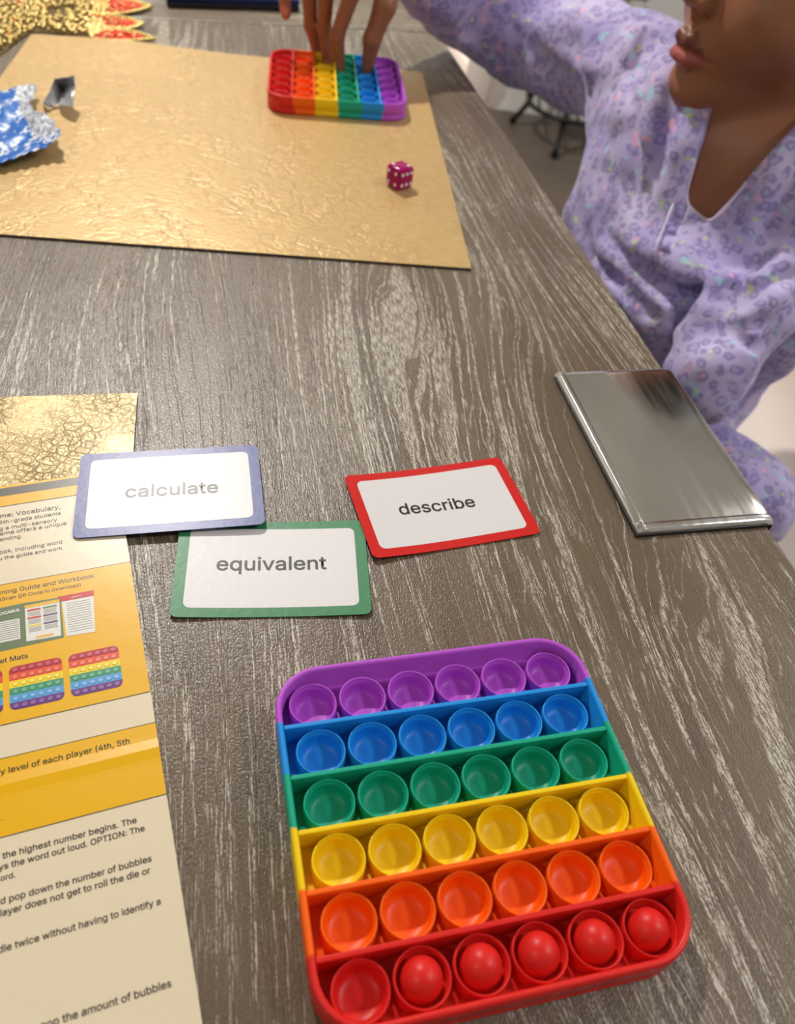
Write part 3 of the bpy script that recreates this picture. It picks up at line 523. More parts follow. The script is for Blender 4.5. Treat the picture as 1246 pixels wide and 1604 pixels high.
# ------------------------------------------------------------------ die
m_die = mat('magenta_acrylic', srgb(206, 14, 128), .12, 0, .5, trans=.55, ior=1.3)
m_pip = mat('white_pip', srgb(245, 235, 242), .4)
dp = Z(625, 291, .002)
die = thing('die', 'translucent magenta die with white pips on the gold mat', 'die', (dp.x, dp.y, .0021), math.radians(47))
HS = .0085
bm = bmesh.new(); box(bm, -HS, HS, -HS, HS, 0, 2*HS, .0034, 6); bmobj('body', bm, m_die, die, True)
m_core = mat('magenta_core', srgb(170, 8, 98), .5)
bm = bmesh.new(); box(bm, -HS*.72, HS*.72, -HS*.72, HS*.72, HS*.28, HS*1.72, .002, 3); bmobj('core', bm, m_core, die, True)
def pip(n_, u, v_, pts):
    for a, b in pts:
        bm = bmesh.new(); bmesh.ops.create_cone(bm, cap_ends=True, segments=12, radius1=.0014, radius2=.0012, depth=.0003)
        M = Vector(n_).to_track_quat('Z', 'Y').to_matrix().to_4x4()
        ctr = Vector((0, 0, HS)) + Vector(n_)*(HS+.0001) + Vector(u)*a*HS + Vector(v_)*b*HS
        bmesh.ops.transform(bm, verts=bm.verts, matrix=Matrix.Translation(ctr) @ M); bmobj('pip', bm, m_pip, die)
g = .5
pip((0, 0, 1), (1, 0, 0), (0, 1, 0), [(-g, g), (g, -g)])
pip((-1, 0, 0), (0, 1, 0), (0, 0, 1), [(-g, -g), (g, -g), (-g, g), (g, g)])
pip((0, -1, 0), (1, 0, 0), (0, 0, 1), [(x, z) for x in (-.55, 0, .55) for z in (-g, g)])
pip((1, 0, 0), (0, 1, 0), (0, 0, 1), [(-g, -g), (g, g), (0, 0)]); pip((0, 1, 0), (1, 0, 0), (0, 0, 1), [(0, 0)])

# ------------------------------------------------------------------ torn wrapper and its corner
m_wrap = mat('blue_print_and_glints', srgb(0, 108, 186), .34, .0, .4, coat=.2, coatr=.12)
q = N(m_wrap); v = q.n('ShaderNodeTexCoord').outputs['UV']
us = q.n('ShaderNodeSeparateXYZ', {0: v})
rows_ = q.ramp(q.noise(q.mp(v, sc=(60, 14, 1)), 1., 2.), [(.42, srgb(120, 124, 138)), (.58, srgb(196, 198, 206))])
band = q.ramp(us.outputs[0], [(.735, 0), (.745, 1), (.90, 1), (.905, 1)], 'LINEAR')
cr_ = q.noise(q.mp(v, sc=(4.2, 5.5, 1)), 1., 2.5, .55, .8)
glint = q.ramp(cr_, [(.555, 0), (.575, 1), (.60, 1), (.62, 0)])  # white highlights of the crinkles, painted into the colour here and below
glint2 = q.ramp(q.noise(q.mp(v, loc=(3, 3, 0), sc=(9, 12, 1)), 1., 2.), [(.60, 0), (.63, 1)])
c_ = q.mix(band, srgb(0, 102, 192), rows_)
bot = q.ramp(us.outputs[1], [(.84, 0), (.86, 1)])
c_ = q.mix(bot, c_, srgb(0, 102, 192))
c_ = q.mix(q.m('MAXIMUM', glint, glint2), c_, srgb(225, 232, 240)); q.put(q.b.inputs['Base Color'], c_)
vs, fs, uvs = [], [], []
nx, ny = 34, 40
a, b, c, d = Z(-70, 156, .003), Z(60, 148, .003), Z(103, 242, .003), Z(-60, 282, .003)
random.seed(4)
def wrinkle(u, v_):
    z = 0
    for k, (du, dv, f_, am) in enumerate(((.3, 1, 5, .0022), (1, .4, 4, .0016), (-.5, 1, 9, .0009), (1, -1, 11, .0006), (.1, 1, 17, .0004))):
        z += am*abs(math.sin(f_*(du*u+dv*v_)+k*1.7+noise.noise((u*2, v_*2, k))*2.2))
    return z
for j in range(ny+1):
    for i in range(nx+1):
        u, w_ = i/nx, j/ny
        p = (a*(1-u)+b*u)*(1-w_)+(d*(1-u)+c*u)*w_
        cut = .012*math.exp(-((w_-.35)/.2)**2)*(u**6)*-1 + .004*math.sin(w_*38)*u**8*.3
        p = p + (b-a).normalized()*(cut) + (a-d).normalized()*(.0016*math.sin(u*60)*(w_ > .97))
        lift = .010*(u**3)*(w_**2) + .004*(1-w_)*u
        vs.append((p.x, p.y, .0036+wrinkle(u*1.2, w_*1.2)+lift)); uvs.append((u, w_))
for j in range(ny):
    for i in range(nx):
        k = j*(nx+1)+i; fs.append((k, k+nx+1, k+nx+2, k+1))
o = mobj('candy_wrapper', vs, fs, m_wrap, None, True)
ul = o.data.uv_layers.new(name='UVMap')
for lp in o.data.loops: ul.data[lp.index].uv = uvs[lp.vertex_index]
o.modifiers.new('thickness', 'SOLIDIFY').thickness = .0003
tag(o, 'torn blue snack wrapper lying crumpled on the gold mat', 'wrapper')
m_foil = mat('silver_foil', srgb(176, 176, 180), .38, .45, .5)
q = N(m_foil); q.bump(q.noise(q.obj(), 160., 3.), .4, .002)
fp = [(67, 160, .010), (80, 137, .014), (91, 163, .005), (80, 170, .003), (85, 123, .022), (107, 120.5, .024), (116.5, 118, .026), (118, 134, .020), (115, 166, .013), (103, 166, .011), (95, 163, .010), (97, 140, .008), (112, 150, .016), (66, 163, .003)]
fz = [Z(px_, py_, z) for px_, py_, z in fp]
ff = [(0, 1, 2, 3), (1, 4, 11, 2), (4, 5, 11), (5, 6, 7, 11), (11, 7, 12), (12, 7, 8), (11, 12, 9), (12, 8, 9), (11, 9, 10), (2, 11, 10), (0, 3, 13)]
bm = bmesh.new(); vv = [bm.verts.new(p) for p in fz]
for f_ in ff: bm.faces.new([vv[k] for k in f_])
bmesh.ops.subdivide_edges(bm, edges=bm.edges, cuts=3, use_grid_fill=True)
for v_ in bm.verts: v_.co += Vector((0, 0, 1))*noise.noise(v_.co*90)*.0012 + Vector((1, 0, 0))*noise.noise(v_.co*70+Vector((5, 5, 5)))*.0008
o = bmobj('foil_scrap', bm, m_foil, None, False); o.modifiers.new('thickness', 'SOLIDIFY').thickness = .0004
tag(o, 'curled silver foil corner torn off beside the blue wrapper', 'foil')

# ------------------------------------------------------------------ beaded placemat and tray at the far end
m_bead = mat('gold_bead', srgb(240, 214, 140), .16, .9); m_beadr = mat('red_sequin', srgb(226, 70, 44), .25, .5); m_cloth = mat('olive_cloth', srgb(96, 78, 30), .8)
m_redc = mat('red_cloth', srgb(206, 60, 44), .7)
beadm = thing('beaded_placemat', 'gold beaded placemat with pointed red-tipped leaves, behind the gold mat', 'placemat', (0, 0, 0))
tips = [((238, 12), (150, -6), (150, 26)), ((225, 40), (140, 22), (150, 52)), ((243, 64), (140, 42), (140, 64)), ((198, -6), (90, -30), (130, 4))]
body = [(-60, -60), (190, -50), (175, 0), (168, 30), (160, 60), (60, 50), (40, 56), (-4, 90), (-20, 112), (-60, 150)]
bw = [Z(x, y, .0008) for x, y in body]
vs = [(p.x, p.y, .0003) for p in bw]+[(p.x, p.y, .0011) for p in bw]; n = len(bw)
cl = mobj('cloth', vs, [tuple(range(n)), tuple(range(n, 2*n))[::-1]]+[(i, (i+1) % n, n+(i+1) % n, n+i) for i in range(n)], m_cloth, beadm)
random.seed(7)
proto_bm = bmesh.new(); bmesh.ops.create_icosphere(proto_bm, subdivisions=1, radius=1)
pv = [v_.co.copy() for v_ in proto_bm.verts]; pf = [[v_.index for v_ in f_.verts] for f_ in proto_bm.faces]; proto_bm.free()
def beads(nm, pts, m, parent):
    vs, fs = [], []
    for p, r in pts:
        k = len(vs); vs += [p+c_*r for c_ in pv]; fs += [[k+i for i in f_] for f_ in pf]
    o = mobj(nm, vs, fs, m, parent, True); o['kind'] = 'stuff'; return o
def inpoly(p, poly):
    c_ = False; j = len(poly)-1
    for i in range(len(poly)):
        if (poly[i][1] > p[1]) != (poly[j][1] > p[1]) and p[0] < (poly[j][0]-poly[i][0])*(p[1]-poly[i][1])/(poly[j][1]-poly[i][1])+poly[i][0]: c_ = not c_
        j = i
    return c_
gold, red = [], []
poly = [(p.x, p.y) for p in bw]
xs = [p[0] for p in poly]; ysx = [p[1] for p in poly]
step = .0062
yy = min(ysx)
while yy < max(ysx):
    xx = min(xs)
    while xx < max(xs):
        p = (xx+random.uniform(-.0022, .0022), yy+random.uniform(-.0022, .0022))
        if inpoly(p, poly):
            r = random.uniform(.0019, .0028)
            cl_ = noise.noise((p[0]*22, p[1]*22, 1))
            if cl_ > -.45: (gold if (random.random() > .02) else red).append((Vector((p[0], p[1], .0012+r+random.uniform(0, .0015))), r))
        xx += step
    yy += step
for k, (tp, b1, b2) in enumerate(tips):
    T, B1, B2 = [Z(x, y, .002) for x, y in (tp, b1, b2)]
    ol = []
    for s_, e_ in ((B1, T), (T, B2)):
        for j in range(9):
            u = j/8; p = s_.lerp(e_, u); out = ((s_+e_)/2-(B1+B2)/2); bulge = math.sin(u*math.pi)*.007
            nrm = Vector(((e_-s_).y, -(e_-s_).x, 0)).normalized(); nrm = nrm if nrm.dot(out) > 0 else -nrm
            ol.append(p+nrm*bulge)
    z0 = .0016+.0004*k
    n = len(ol); vs = [(p.x, p.y, z0) for p in ol]+[(p.x, p.y, z0+.0008) for p in ol]
    lfp = mobj('petal', vs, [tuple(range(n)), tuple(range(n, 2*n))[::-1]]+[(i, (i+1) % n, n+(i+1) % n, n+i) for i in range(n)], m_redc, beadm)
    lfp['label'] = 'red pointed leaf with a gold beaded edge'
    eb = []
    for p0_, p1_ in zip(ol, ol[1:]):
        for j in range(4): q_ = p0_.lerp(p1_, j/4); eb.append((Vector((q_.x, q_.y, z0+.0018)), .0019))
    inner = [(p*.86+(T*.35+(B1+B2)*.325)*.14) for p in ol]
    for p0_, p1_ in zip(inner, inner[1:]):
        for j in range(3): q_ = p0_.lerp(p1_, j/3); eb.append((Vector((q_.x, q_.y, z0+.0012)), .0013))
    beads('edge_beads', eb, m_bead, lfp)
    # sparkle over the leaf's root
    for j in range(160):
        u, w_ = random.random(), random.random(); base = B1.lerp(B2, w_)
        p = base.lerp(T, u**1.6*.8); (gold if random.random() > u else red).append((Vector((p.x, p.y, z0+.0016)), random.uniform(.0012, .002)))
beads('gold_beads', gold, m_bead, beadm); beads('red_beads', red, m_beadr, beadm)
m_navy = mat('navy_plastic', srgb(14, 34, 92), .35); m_blk = mat('black_lining', srgb(26, 26, 30), .6)
ta, tb = Z(262, 9, .002), Z(470, 16, .002); dv = (tb-ta); L_ = dv.length; an = math.atan2(dv.y, dv.x)
tray = thing('tray', 'navy blue tray at the far end of the table', 'tray', (ta.x, ta.y, 0), an)
bm = bmesh.new(); box(bm, 0, L_, 0, .24, .0004, .006, .002); bmobj('base', bm, m_blk, tray)
for x0_, x1_, y0_, y1_ in ((0, L_, 0, .008), (0, L_, .232, .24), (0, .008, .008, .232), (L_-.008, L_, .008, .232)):
    bm = bmesh.new(); box(bm, x0_, x1_, y0_, y1_, .0062, .013, .002); bmobj('rim', bm, m_navy, tray)

# ------------------------------------------------------------------ cream chairs
m_chair = mat('cream_upholstery', srgb(226, 214, 204), .75)
q = N(m_chair); q.bump(q.noise(q.obj(), 900., 2.), .15, .0006)
m_cleg = mat('chair_leg_wood', srgb(86, 72, 60), .5)
def chair(label, x, y, zs=-.285, back=.24, w_=.50, d_=.50):
    """x, y in the table frame: seat centre; it faces the table (-x)"""
    t = thing('dining_chair', label, 'chair', TW(x, y, FZ), -TANG, 'cream dining chairs')
    Z0 = -FZ
    bm = bmesh.new(); box(bm, -d_/2, d_/2, -w_/2, w_/2, Z0+zs-.10, Z0+zs, .035, 4); bmobj('seat', bm, m_chair, t, True)
    bm = bmesh.new(); n = 14; pts = []
    prof = []
    for k in range(n+1):
        a = math.radians(-90+180*k/n); prof.append((d_/2-.03+.085*math.cos(a), (w_/2-.01)*math.sin(a)))
    lev = [(Z0+zs-.08, 0), (Z0+zs+.02, .01), (Z0+zs+back*.6, .03), (Z0+zs+back+.22, .06)]
    grid = [[[bm.verts.new((px_+o_+th*(-1 if s_ else 0), py_*(1-(.035/(w_/2) if s_ else 0)), z)) for px_, py_ in prof] for z, o_ in lev] for s_, th in ((0, 0), (1, .05))]
    for s_ in (0, 1):
        for a_, b_ in zip(grid[s_], grid[s_][1:]):
            for k in range(n): bm.faces.new((a_[k], a_[k+1], b_[k+1], b_[k]))
    for k in range(n):
        for L_ in (0, -1): bm.faces.new((grid[0][L_][k], grid[0][L_][k+1], grid[1][L_][k+1], grid[1][L_][k]))
    for e_ in (0, n):
        for l_ in range(3): bm.faces.new((grid[0][l_][e_], grid[0][l_+1][e_], grid[1][l_+1][e_], grid[1][l_][e_]))
    o = bmobj('backrest', bm, m_chair, t, True); b = o.modifiers.new('soft', 'BEVEL'); b.width = .012; b.segments = 3; b.limit_method = 'ANGLE'
    for sx_ in (-1, 1):
        for sy_ in (-1, 1):
            bm = bmesh.new(); tube(bm, [(sx_*(d_/2-.05), sy_*(w_/2-.05), Z0+zs-.09), (sx_*(d_/2-.035), sy_*(w_/2-.035), 0)], [.022, .014], 12)
            bmobj('leg', bm, m_cleg, t, True)
    return t
chair('cream upholstered dining chair the person sits on', .30, .665, -.315)
chair('empty cream upholstered chair pushed in at the far end of the table side', .06, 1.86, -.27, .0, .50, .36)

# ------------------------------------------------------------------ black iron stand by the wall
m_iron = mat('black_iron', srgb(24, 22, 22), .45, .3)
m_oliv = mat('olive_foliage', srgb(84, 86, 60), .8)
sc_ = Vector((.39, 2.87, FZ))
st = thing('iron_stand', 'low black wrought-iron stand on the floor by the white baseboard', 'stand', sc_)
def ring(r, z, th, nm):
    bm = bmesh.new(); tube(bm, [(r*math.cos(2*math.pi*k/36), r*math.sin(2*math.pi*k/36), z) for k in range(36)], th, 8, True); bmobj(nm, bm, m_iron, st, True)
ring(.155, .105, .008, 'ring'); ring(.17, .36, .008, 'ring')
for k in range(4):
    a = math.radians(-118+90*k+12); c_, s_ = math.cos(a), math.sin(a)
    bm = bmesh.new()
    pr = [(.20, .008), (.185, .03), (.16, .07), (.150, .105), (.135, .15), (.10, .20), (.10, .25), (.15, .31), (.17, .36)]
    tube(bm, [(r*c_, r*s_, z) for r, z in pr], [.013, .009, .009, .010, .009, .008, .008, .008, .008], 8)
    bmesh.ops.create_uvsphere(bm, u_segments=10, v_segments=8, radius=.015, matrix=Matrix.Translation((.155*c_, .155*s_, .105)))
    bmobj('leg', bm, m_iron, st, True)
bm = bmesh.new()
for k in range(5): x_ = -.12+.06*k; h = math.sqrt(.155**2-x_*x_); tube(bm, [(x_, -h, .105), (x_, h, .105)], .004, 6)
bmobj('grate', bm, m_iron, st, True)
m_chrome = mat('silver_bowl', srgb(200, 200, 198), .15, 1.)
bm = bmesh.new(); bmesh.ops.create_uvsphere(bm, u_segments=24, v_segments=12, radius=.075, matrix=Matrix.Translation((sc_.x-.03, sc_.y, FZ+.155)) @ Matrix.Diagonal((1, 1, .55, 1)))
tag(bmobj('bowl', bm, m_chrome, None, True), 'small shiny silver bowl on the grate of the black stand', 'bowl')
random.seed(12); bm = bmesh.new()
for k in range(120):
    a = random.uniform(0, 6.28); r = random.uniform(0, .15); p = Vector((sc_.x+r*math.cos(a), sc_.y+r*math.sin(a), FZ+.392+random.uniform(0, .09)))
    M = Matrix.Translation(p) @ Matrix.Rotation(random.uniform(0, 6), 4, 'Z') @ Matrix.Rotation(random.uniform(-.9, .9), 4, 'X')
    vs = [bm.verts.new(M @ Vector(c_)) for c_ in ((-.03, 0, 0), (0, -.012, .004), (.035, 0, 0), (0, .012, .004))]; bm.faces.new(vs)
o = bmobj('dried_leaves', bm, m_oliv); o['kind'] = 'stuff'; tag(o, 'dark olive dried leaves heaped on top of the iron stand', 'leaves')
o.modifiers.new('thickness', 'SOLIDIFY').thickness = .001

# ------------------------------------------------------------------ person: signed-distance modelling, one continuous skin
def V3(p): return np.array(p, dtype=np.float64)
def cone(p, a, b, ra, rb):
    a, b = V3(a), V3(b); ab = b-a; t = np.clip(((p-a)@ab)/(ab@ab), 0, 1)
    return np.linalg.norm(p-a-t[:, None]*ab, axis=1) - (ra+(rb-ra)*t)
def ell(p, c, r, M=None):
    q_ = p-V3(c)
    if M is not None: q_ = q_@M           # columns of M are the ellipsoid's axes
    r = V3(r); k0 = np.linalg.norm(q_/r, axis=1); k1 = np.linalg.norm(q_/(r*r), axis=1)
    return np.where(k1 > 1e-9, k0*(k0-1)/np.maximum(k1, 1e-9), -r.min())
def smin(a, b, k):
    h = np.maximum(k-np.abs(a-b), 0)/k; return np.minimum(a, b)-h*h*k*.25
def smax(a, b, k): return -smin(-a, -b, k)
def chain(p, pts, rs, k=.004):
    d = None
    for i in range(len(pts)-1):
        e = cone(p, pts[i], pts[i+1], rs[i], rs[i+1]); d = e if d is None else smin(d, e, k)
    return d
def near(p, c, R, fn):
    """evaluate fn only close to its bounding sphere"""
    dist = np.linalg.norm(p-V3(c), axis=1)-R; out = dist+.03
    m_ = dist < .02
    if m_.any(): out[m_] = fn(p[m_])
    return out
def mesh_sdf(fn, lo, hi, h, B=8):
    """surface nets on sparse blocks, then projection on the true surface"""
    lo = V3(lo); n = np.ceil((V3(hi)-lo)/(h*B)).astype(int)
    g = np.stack(np.meshgrid(*[np.arange(k) for k in n], indexing='ij'), -1).reshape(-1, 3)
    act = np.abs(fn(lo+(g*B+B/2)*h)) < h*B*1.6
    g = g[act]; l = np.arange(B+1); off = np.stack(np.meshgrid(l, l, l, indexing='ij'), -1).reshape(-1, 3)
    big = 1 << 20; quads = []; ck = []; cp = []
    for s0 in range(0, len(g), 1500):
        gi = g[s0:s0+1500]; idx = gi[:, None, :]*B + off[None]
        d = fn(lo+idx.reshape(-1, 3)*h).reshape(len(gi), B+1, B+1, B+1)
        for ax in range(3):
            d0 = d[:, :B, :B, :B]; d1 = [d[:, 1:, :B, :B], d[:, :B, 1:, :B], d[:, :B, :B, 1:]][ax]
            m_ = (d0 < 0) != (d1 < 0); w_ = np.argwhere(m_)
            if not len(w_): continue
            a, b = d0[m_], d1[m_]; t = a/(a-b)
            v_ = gi[w_[:, 0]]*B + w_[:, 1:]; pt = v_.astype(float); pt[:, ax] += t
            u1, u2 = (ax+1) % 3, (ax+2) % 3
            cells = []
            for o1, o2 in ((0, 0), (-1, 0), (-1, -1), (0, -1)):
                c_ = v_.copy(); c_[:, u1] += o1; c_[:, u2] += o2; c_ += 4
                cells.append((c_[:, 0].astype(np.int64)*big + c_[:, 1])*big + c_[:, 2])
            Q = np.stack(cells, 1); flip = a > 0; Q[flip] = Q[flip][:, ::-1]
            quads.append(Q)
            for k in range(4): ck.append(cells[k]); cp.append(pt)
    Q = np.concatenate(quads); K = np.concatenate(ck); Pt = np.concatenate(cp)
    uq, inv = np.unique(K, return_inverse=True); inv = inv.ravel()
    pos = np.zeros((len(uq), 3)); cnt = np.bincount(inv, minlength=len(uq))
    for a in range(3): pos[:, a] = np.bincount(inv, Pt[:, a], len(uq))/cnt
    pos = lo+pos*h
    for it in range(2):
        d = fn(pos); e = h*.4; gr = np.stack([fn(pos+np.eye(3)[a]*e)-fn(pos-np.eye(3)[a]*e) for a in range(3)], 1)/(2*e)
        new = pos - gr*(np.clip(d, -h*.7, h*.7)/np.maximum((gr**2).sum(1), .5))[:, None]
        ok = np.abs(fn(new)) < np.abs(d); pos[ok] = new[ok]
    return pos, np.searchsorted(uq, Q)
def sdf_obj(name, fn, lo, hi, h, m, parent, disp=None):
    pos, Q = mesh_sdf(fn, lo, hi, h)
    me = bpy.data.meshes.new(name); me.vertices.add(len(pos)); me.vertices.foreach_set('co', pos.astype(np.float32).ravel())
    me.loops.add(Q.size); me.loops.foreach_set('vertex_index', Q.astype(np.int32).ravel())
    me.polygons.add(len(Q)); me.polygons.foreach_set('loop_start', np.arange(0, Q.size, 4, dtype=np.int32)); me.polygons.foreach_set('loop_total', np.full(len(Q), 4, dtype=np.int32))
    me.update(calc_edges=True); me.validate()
    me.polygons.foreach_set('use_smooth', [True]*len(me.polygons)); me.materials.append(m)
    o = bpy.data.objects.new(name, me); C.objects.link(o); o.parent = parent
    return o, pos

# --- the body's joints (metres)
Nk = P(1212, 215, .79)                    # base of the neck
RS = P(992, 98, .80); RE = P(850, 60, .90); RW = P(612, -62, .80)
LS = P(1335, 300, .70); LE = P(1300, 420, .72); LWr = P(1088, 602, .69)
AX_A = V3((-.86, .51, 0)); AX_A /= np.linalg.norm(AX_A)      # towards the right shoulder
AX_B = V3((-.51, -.86, .14)); AX_B -= AX_A*(AX_A@AX_B); AX_B /= np.linalg.norm(AX_B)   # chest normal
AX_C = np.cross(AX_A, AX_B); AX_C = AX_C if AX_C[2] > 0 else -AX_C
MT = np.stack([AX_A, AX_B, AX_C], 1)
CH_ = V3(P(1110, 330, .69)) - AX_B*.085 - AX_C*.05            # chest centre
HIP = V3(P(1020, 560, .90))
# --- head frame
HM = V3(P(1066, 74, .665))                  # where the lips meet
yaw = math.radians(197); pit = math.radians(4)
hf = V3((math.cos(yaw)*math.cos(pit), math.sin(yaw)*math.cos(pit), math.sin(pit)))
hr_ = np.cross(hf, V3((0, 0, 1))); hr_ /= np.linalg.norm(hr_); hu = np.cross(hr_, hf)
tilt = math.radians(0); hr_, hu = hr_*math.cos(tilt)+hu*math.sin(tilt), hu*math.cos(tilt)-hr_*math.sin(tilt)
MH = np.stack([hr_, hf, hu], 1)
HC = HM - MH@V3((0, .0955, -.0645))
def head(p):
    q_ = (p-HC)@MH; x = q_.copy(); x[:, 0] = np.abs(x[:, 0])
    d = ell(q_, (0, -.012, .03), (.073, .092, .082))
    d = smin(d, ell(q_, (0, .028, -.02), (.062, .060, .078)), .02)
    d = smin(d, ell(q_, (0, .070, -.092), (.022, .018, .015)), .026)
    d = smin(d, cone(x, (.014, .064, -.092), (.053, -.012, -.068), .014, .018), .022)
    d = smin(d, ell(x, (.036, .046, -.036), (.030, .034, .032)), .02)
    d = smin(d, ell(q_, (0, .068, -.058), (.031, .0225, .026)), .012)
    # nose
    d = smin(d, cone(q_, (0, .083, .006), (0, .1015, -.0255), .006, .0088), .012)
    d = smin(d, ell(x, (.0115, .0925, -.0305), (.0078, .0100, .0078)), .006)
    d = smax(d, -cone(x, (.0068, .0990, -.0375), (.0082, .0920, -.0300), .0038, .0030), .002)
    d = smin(d, cone(q_, (0, .0945, -.036), (0, .0925, -.042), .0032, .0035), .006)
    # lips
    up = chain(x, [(0, .0925, -.0585), (.007, .0925, -.0572), (.016, .0865, -.0610), (.0235, .0785, -.0645)], [.0056, .0060, .0046, .0020], .002)
    lw = chain(x, [(0, .0925, -.0710), (.009, .0905, -.0705), (.017, .0850, -.0675), (.0235, .0785, -.0650)], [.0068, .0064, .0045, .0020], .002)
    d = smin(d, up, .003); d = smin(d, lw, .0035)
    cr1 = chain(x, [(0, .1015, -.0650), (.010, .0985, -.0645), (.0185, .0900, -.0655), (.026, .0795, -.0665)], [.0012, .0012, .0012, .0014], .001)
    d = smax(d, -cr1+.0002, .0022)
    d = smax(d, -ell(q_, (0, .1005, -.0820), (.013, .0085, .005)), .008)
    # ears, eye sockets
    d = smin(d, ell(x, (.074, -.012, -.008), (.008, .018, .028)), .006)
    d = smax(d, -ell(x, (.031, .090, .006), (.015, .012, .009)), .012)
    d = smin(d, ell(x, (.031, .070, .006), (.0135, .0125, .0105)), .004)
    return d
def lipdist(p):
    q_ = (p-HC)@MH; x = q_.copy(); x[:, 0] = np.abs(x[:, 0])
    up = chain(x, [(0, .0950, -.0590), (.007, .0945, -.0580), (.016, .0875, -.0615), (.0235, .0785, -.0648)], [.0052, .0054, .0042, .0018], .002)
    lw = chain(x, [(0, .0940, -.0705), (.009, .0915, -.0700), (.017, .0855, -.0673), (.0235, .0785, -.0652)], [.0062, .0058, .0042, .0018], .002)
    return up, lw
# --- right hand (fingers reach down into the far toy)
KN = [P(470, -52, .785), P(500, -62, .775), P(538, -60, .765), P(572, -50, .755)]   # little, ring, middle, index knuckles
FING = [  # base, middle joint, end joint, tip
    [KN[0], P(443, -45, .762), P(445, -10, .772), P(448, 22, .785)],
    [KN[1], P(484, -25, .775), P(487, 40, .805), P(501, 93, .830)],
    [KN[2], P(512, -28, .765), P(508, 45, .800), P(516, 107, .822)],
    [KN[3], P(552, -12, .755), P(529, 55, .785), P(532, 110, .812)]]
FR = [[.0078, .0068, .0058, .0050], [.0088, .0078, .0066, .0054], [.0090, .0080, .0068, .0056], [.0090, .0080, .0068, .0056]]
THB = P(612, -35, .775); TH = [THB, P(603, 10, .775), P(583, 62, .792), P(576, 110, .812)]
def hand(p):
    d = cone(p, RW, P(560, -70, .775), .021, .021)
    for k in range(4): d = smin(d, cone(p, P(590, -62, .785), KN[k], .014, .0095), .012)
    d = smin(d, chain(p, TH, [.0135, .0105, .0085, .0062], .004), .012)
    f = None
    for pts, rs in zip(FING, FR):
        e = chain(p, pts, rs, .003); f = e if f is None else np.minimum(f, e)
    return smin(d, f, .007)
def nails_d(p): return None
LH = LWr + (P(1045, 665, .72)-LWr)*1.0
def lhand(p):
    d = cone(p, LWr, LH, .020, .018)
    b = V3(LH); dr_ = V3(LH-LWr); dr_ /= np.linalg.norm(dr_); sd = np.cross(dr_, V3((0, 0, 1))); sd /= np.linalg.norm(sd)
    f = None
    for k, (o_, L_) in enumerate(((-.021, .045), (-.007, .054), (.007, .057), (.021, .052))):
        a = b+sd*o_; m_ = a+dr_*L_*.5+V3((0, 0, -.004)); t = a+dr_*L_+V3((0, 0, -.016))
        e = chain(p, [b+sd*o_*.6-dr_*.01, a+dr_*.012, m_, t], [.009, .0085, .0075, .006], .003); f = e if f is None else np.minimum(f, e)
    d = smin(d, f, .006)
    return smin(d, chain(p, [b-dr_*.03-sd*.015, b-sd*.036, b-sd*.038+dr_*.028], [.011, .0095, .007], .004), .008)
RK = V3((.115, .74, -.215)); LK = V3(P(1160, 785, .79)); RH = HIP+AX_A*.075; LHp = V3(P(1035, 690, .87))
RF = V3((.06, .70, -.66)); LF = V3(P(1060, 700, .89))
def core(p, g=0.):
    """torso, arms and legs; g = extra thickness of the cloth"""
    d = ell(p, CH_, (.124+g, .078+g, .140+g), MT)
    d = smin(d, cone(p, CH_+AX_C*.09+AX_A*.07, CH_+AX_C*.09-AX_A*.08, .050+g, .050+g), .04)
    d = smin(d, ell(p, (CH_+HIP)/2+AX_A*.03, (.088+g, .080+g, .13+g), MT), .05)
    d = smin(d, ell(p, HIP, (.105+g, .085+g, .080+g), MT), .04)
    return d
def legs(p, g=0.):
    d = cone(p, RH, RK, .066+g, .048+g); d = np.minimum(d, cone(p, RK, RF, .046+g, .032+g))
    e = cone(p, LHp, LK, .042+g, .038+g); e = np.minimum(e, cone(p, LK, LF, .038+g, .028+g))
    return np.minimum(d, e)
def arms(p, g=0.):
    d = chain(p, [RS+Vector((.01, -.005, -.005)), P(905, 78, .86), P(820, 48, .885), P(735, -3, .862), P(675, -38, .83), RW], [.034+g, .033+g, .030+g, .027+g, .023+g, .0205+g], .01)
    e = chain(p, [LS, P(1312, 405, .705), P(1240, 438, .695), P(1175, 490, .69), P(1112, 580, .692), LWr], [.034+g, .029+g, .024+g, .022+g, .020+g, .019+g], .01)
    return smin(d, e, .01)
NB = V3(Nk)
def body_fn(p):
    d = near(p, CH_, .28, lambda p: core(p)); d = smin(d, arms(p), .02); d = smin(d, legs(p), .02)
    d = smin(d, near(p, HC-hu*.02, .14, head), .012)
    nk0 = HC+MH@V3((0, -.022, -.07)); nk1 = NB-AX_B*.035-AX_C*.01
    d = smin(d, cone(p, nk0, nk1, .045, .046), .022)
    d = smin(d, cone(p, nk1, NB-AX_C*.07-AX_B*.03, .046, .050), .03)
    d = smin(d, cone(p, NB-AX_B*.022-AX_C*.012+AX_A*.012, CH_+AX_C*.105+AX_A*.12, .008, .012), .014)   # collar bones
    d = smin(d, cone(p, NB-AX_B*.022-AX_C*.012-AX_A*.012, CH_+AX_C*.105-AX_A*.12, .008, .012), .014)
    d = smax(d, -ell(p, NB-AX_B*.006+AX_C*.004, (.010, .010, .012), MT), .014)
    d = smin(d, near(p, P(530, 0, .79), .13, hand), .008)
    d = smin(d, near(p, LH, .11, lhand), .006)
    for F_, o_ in ((RF, (-.11, -.04, -.055)), (LF, (-.09, .03, -.005))): d = smin(d, cone(p, F_, F_+V3(o_), .030, .022), .02)
    return d
m_skin = mat('skin', srgb(140, 92, 66), .42, 0, .45, sss=.10)
q = N(m_skin)
va = q.n('ShaderNodeVertexColor', layer_name='tint')
nz = q.noise(q.obj(), 60., 3.)
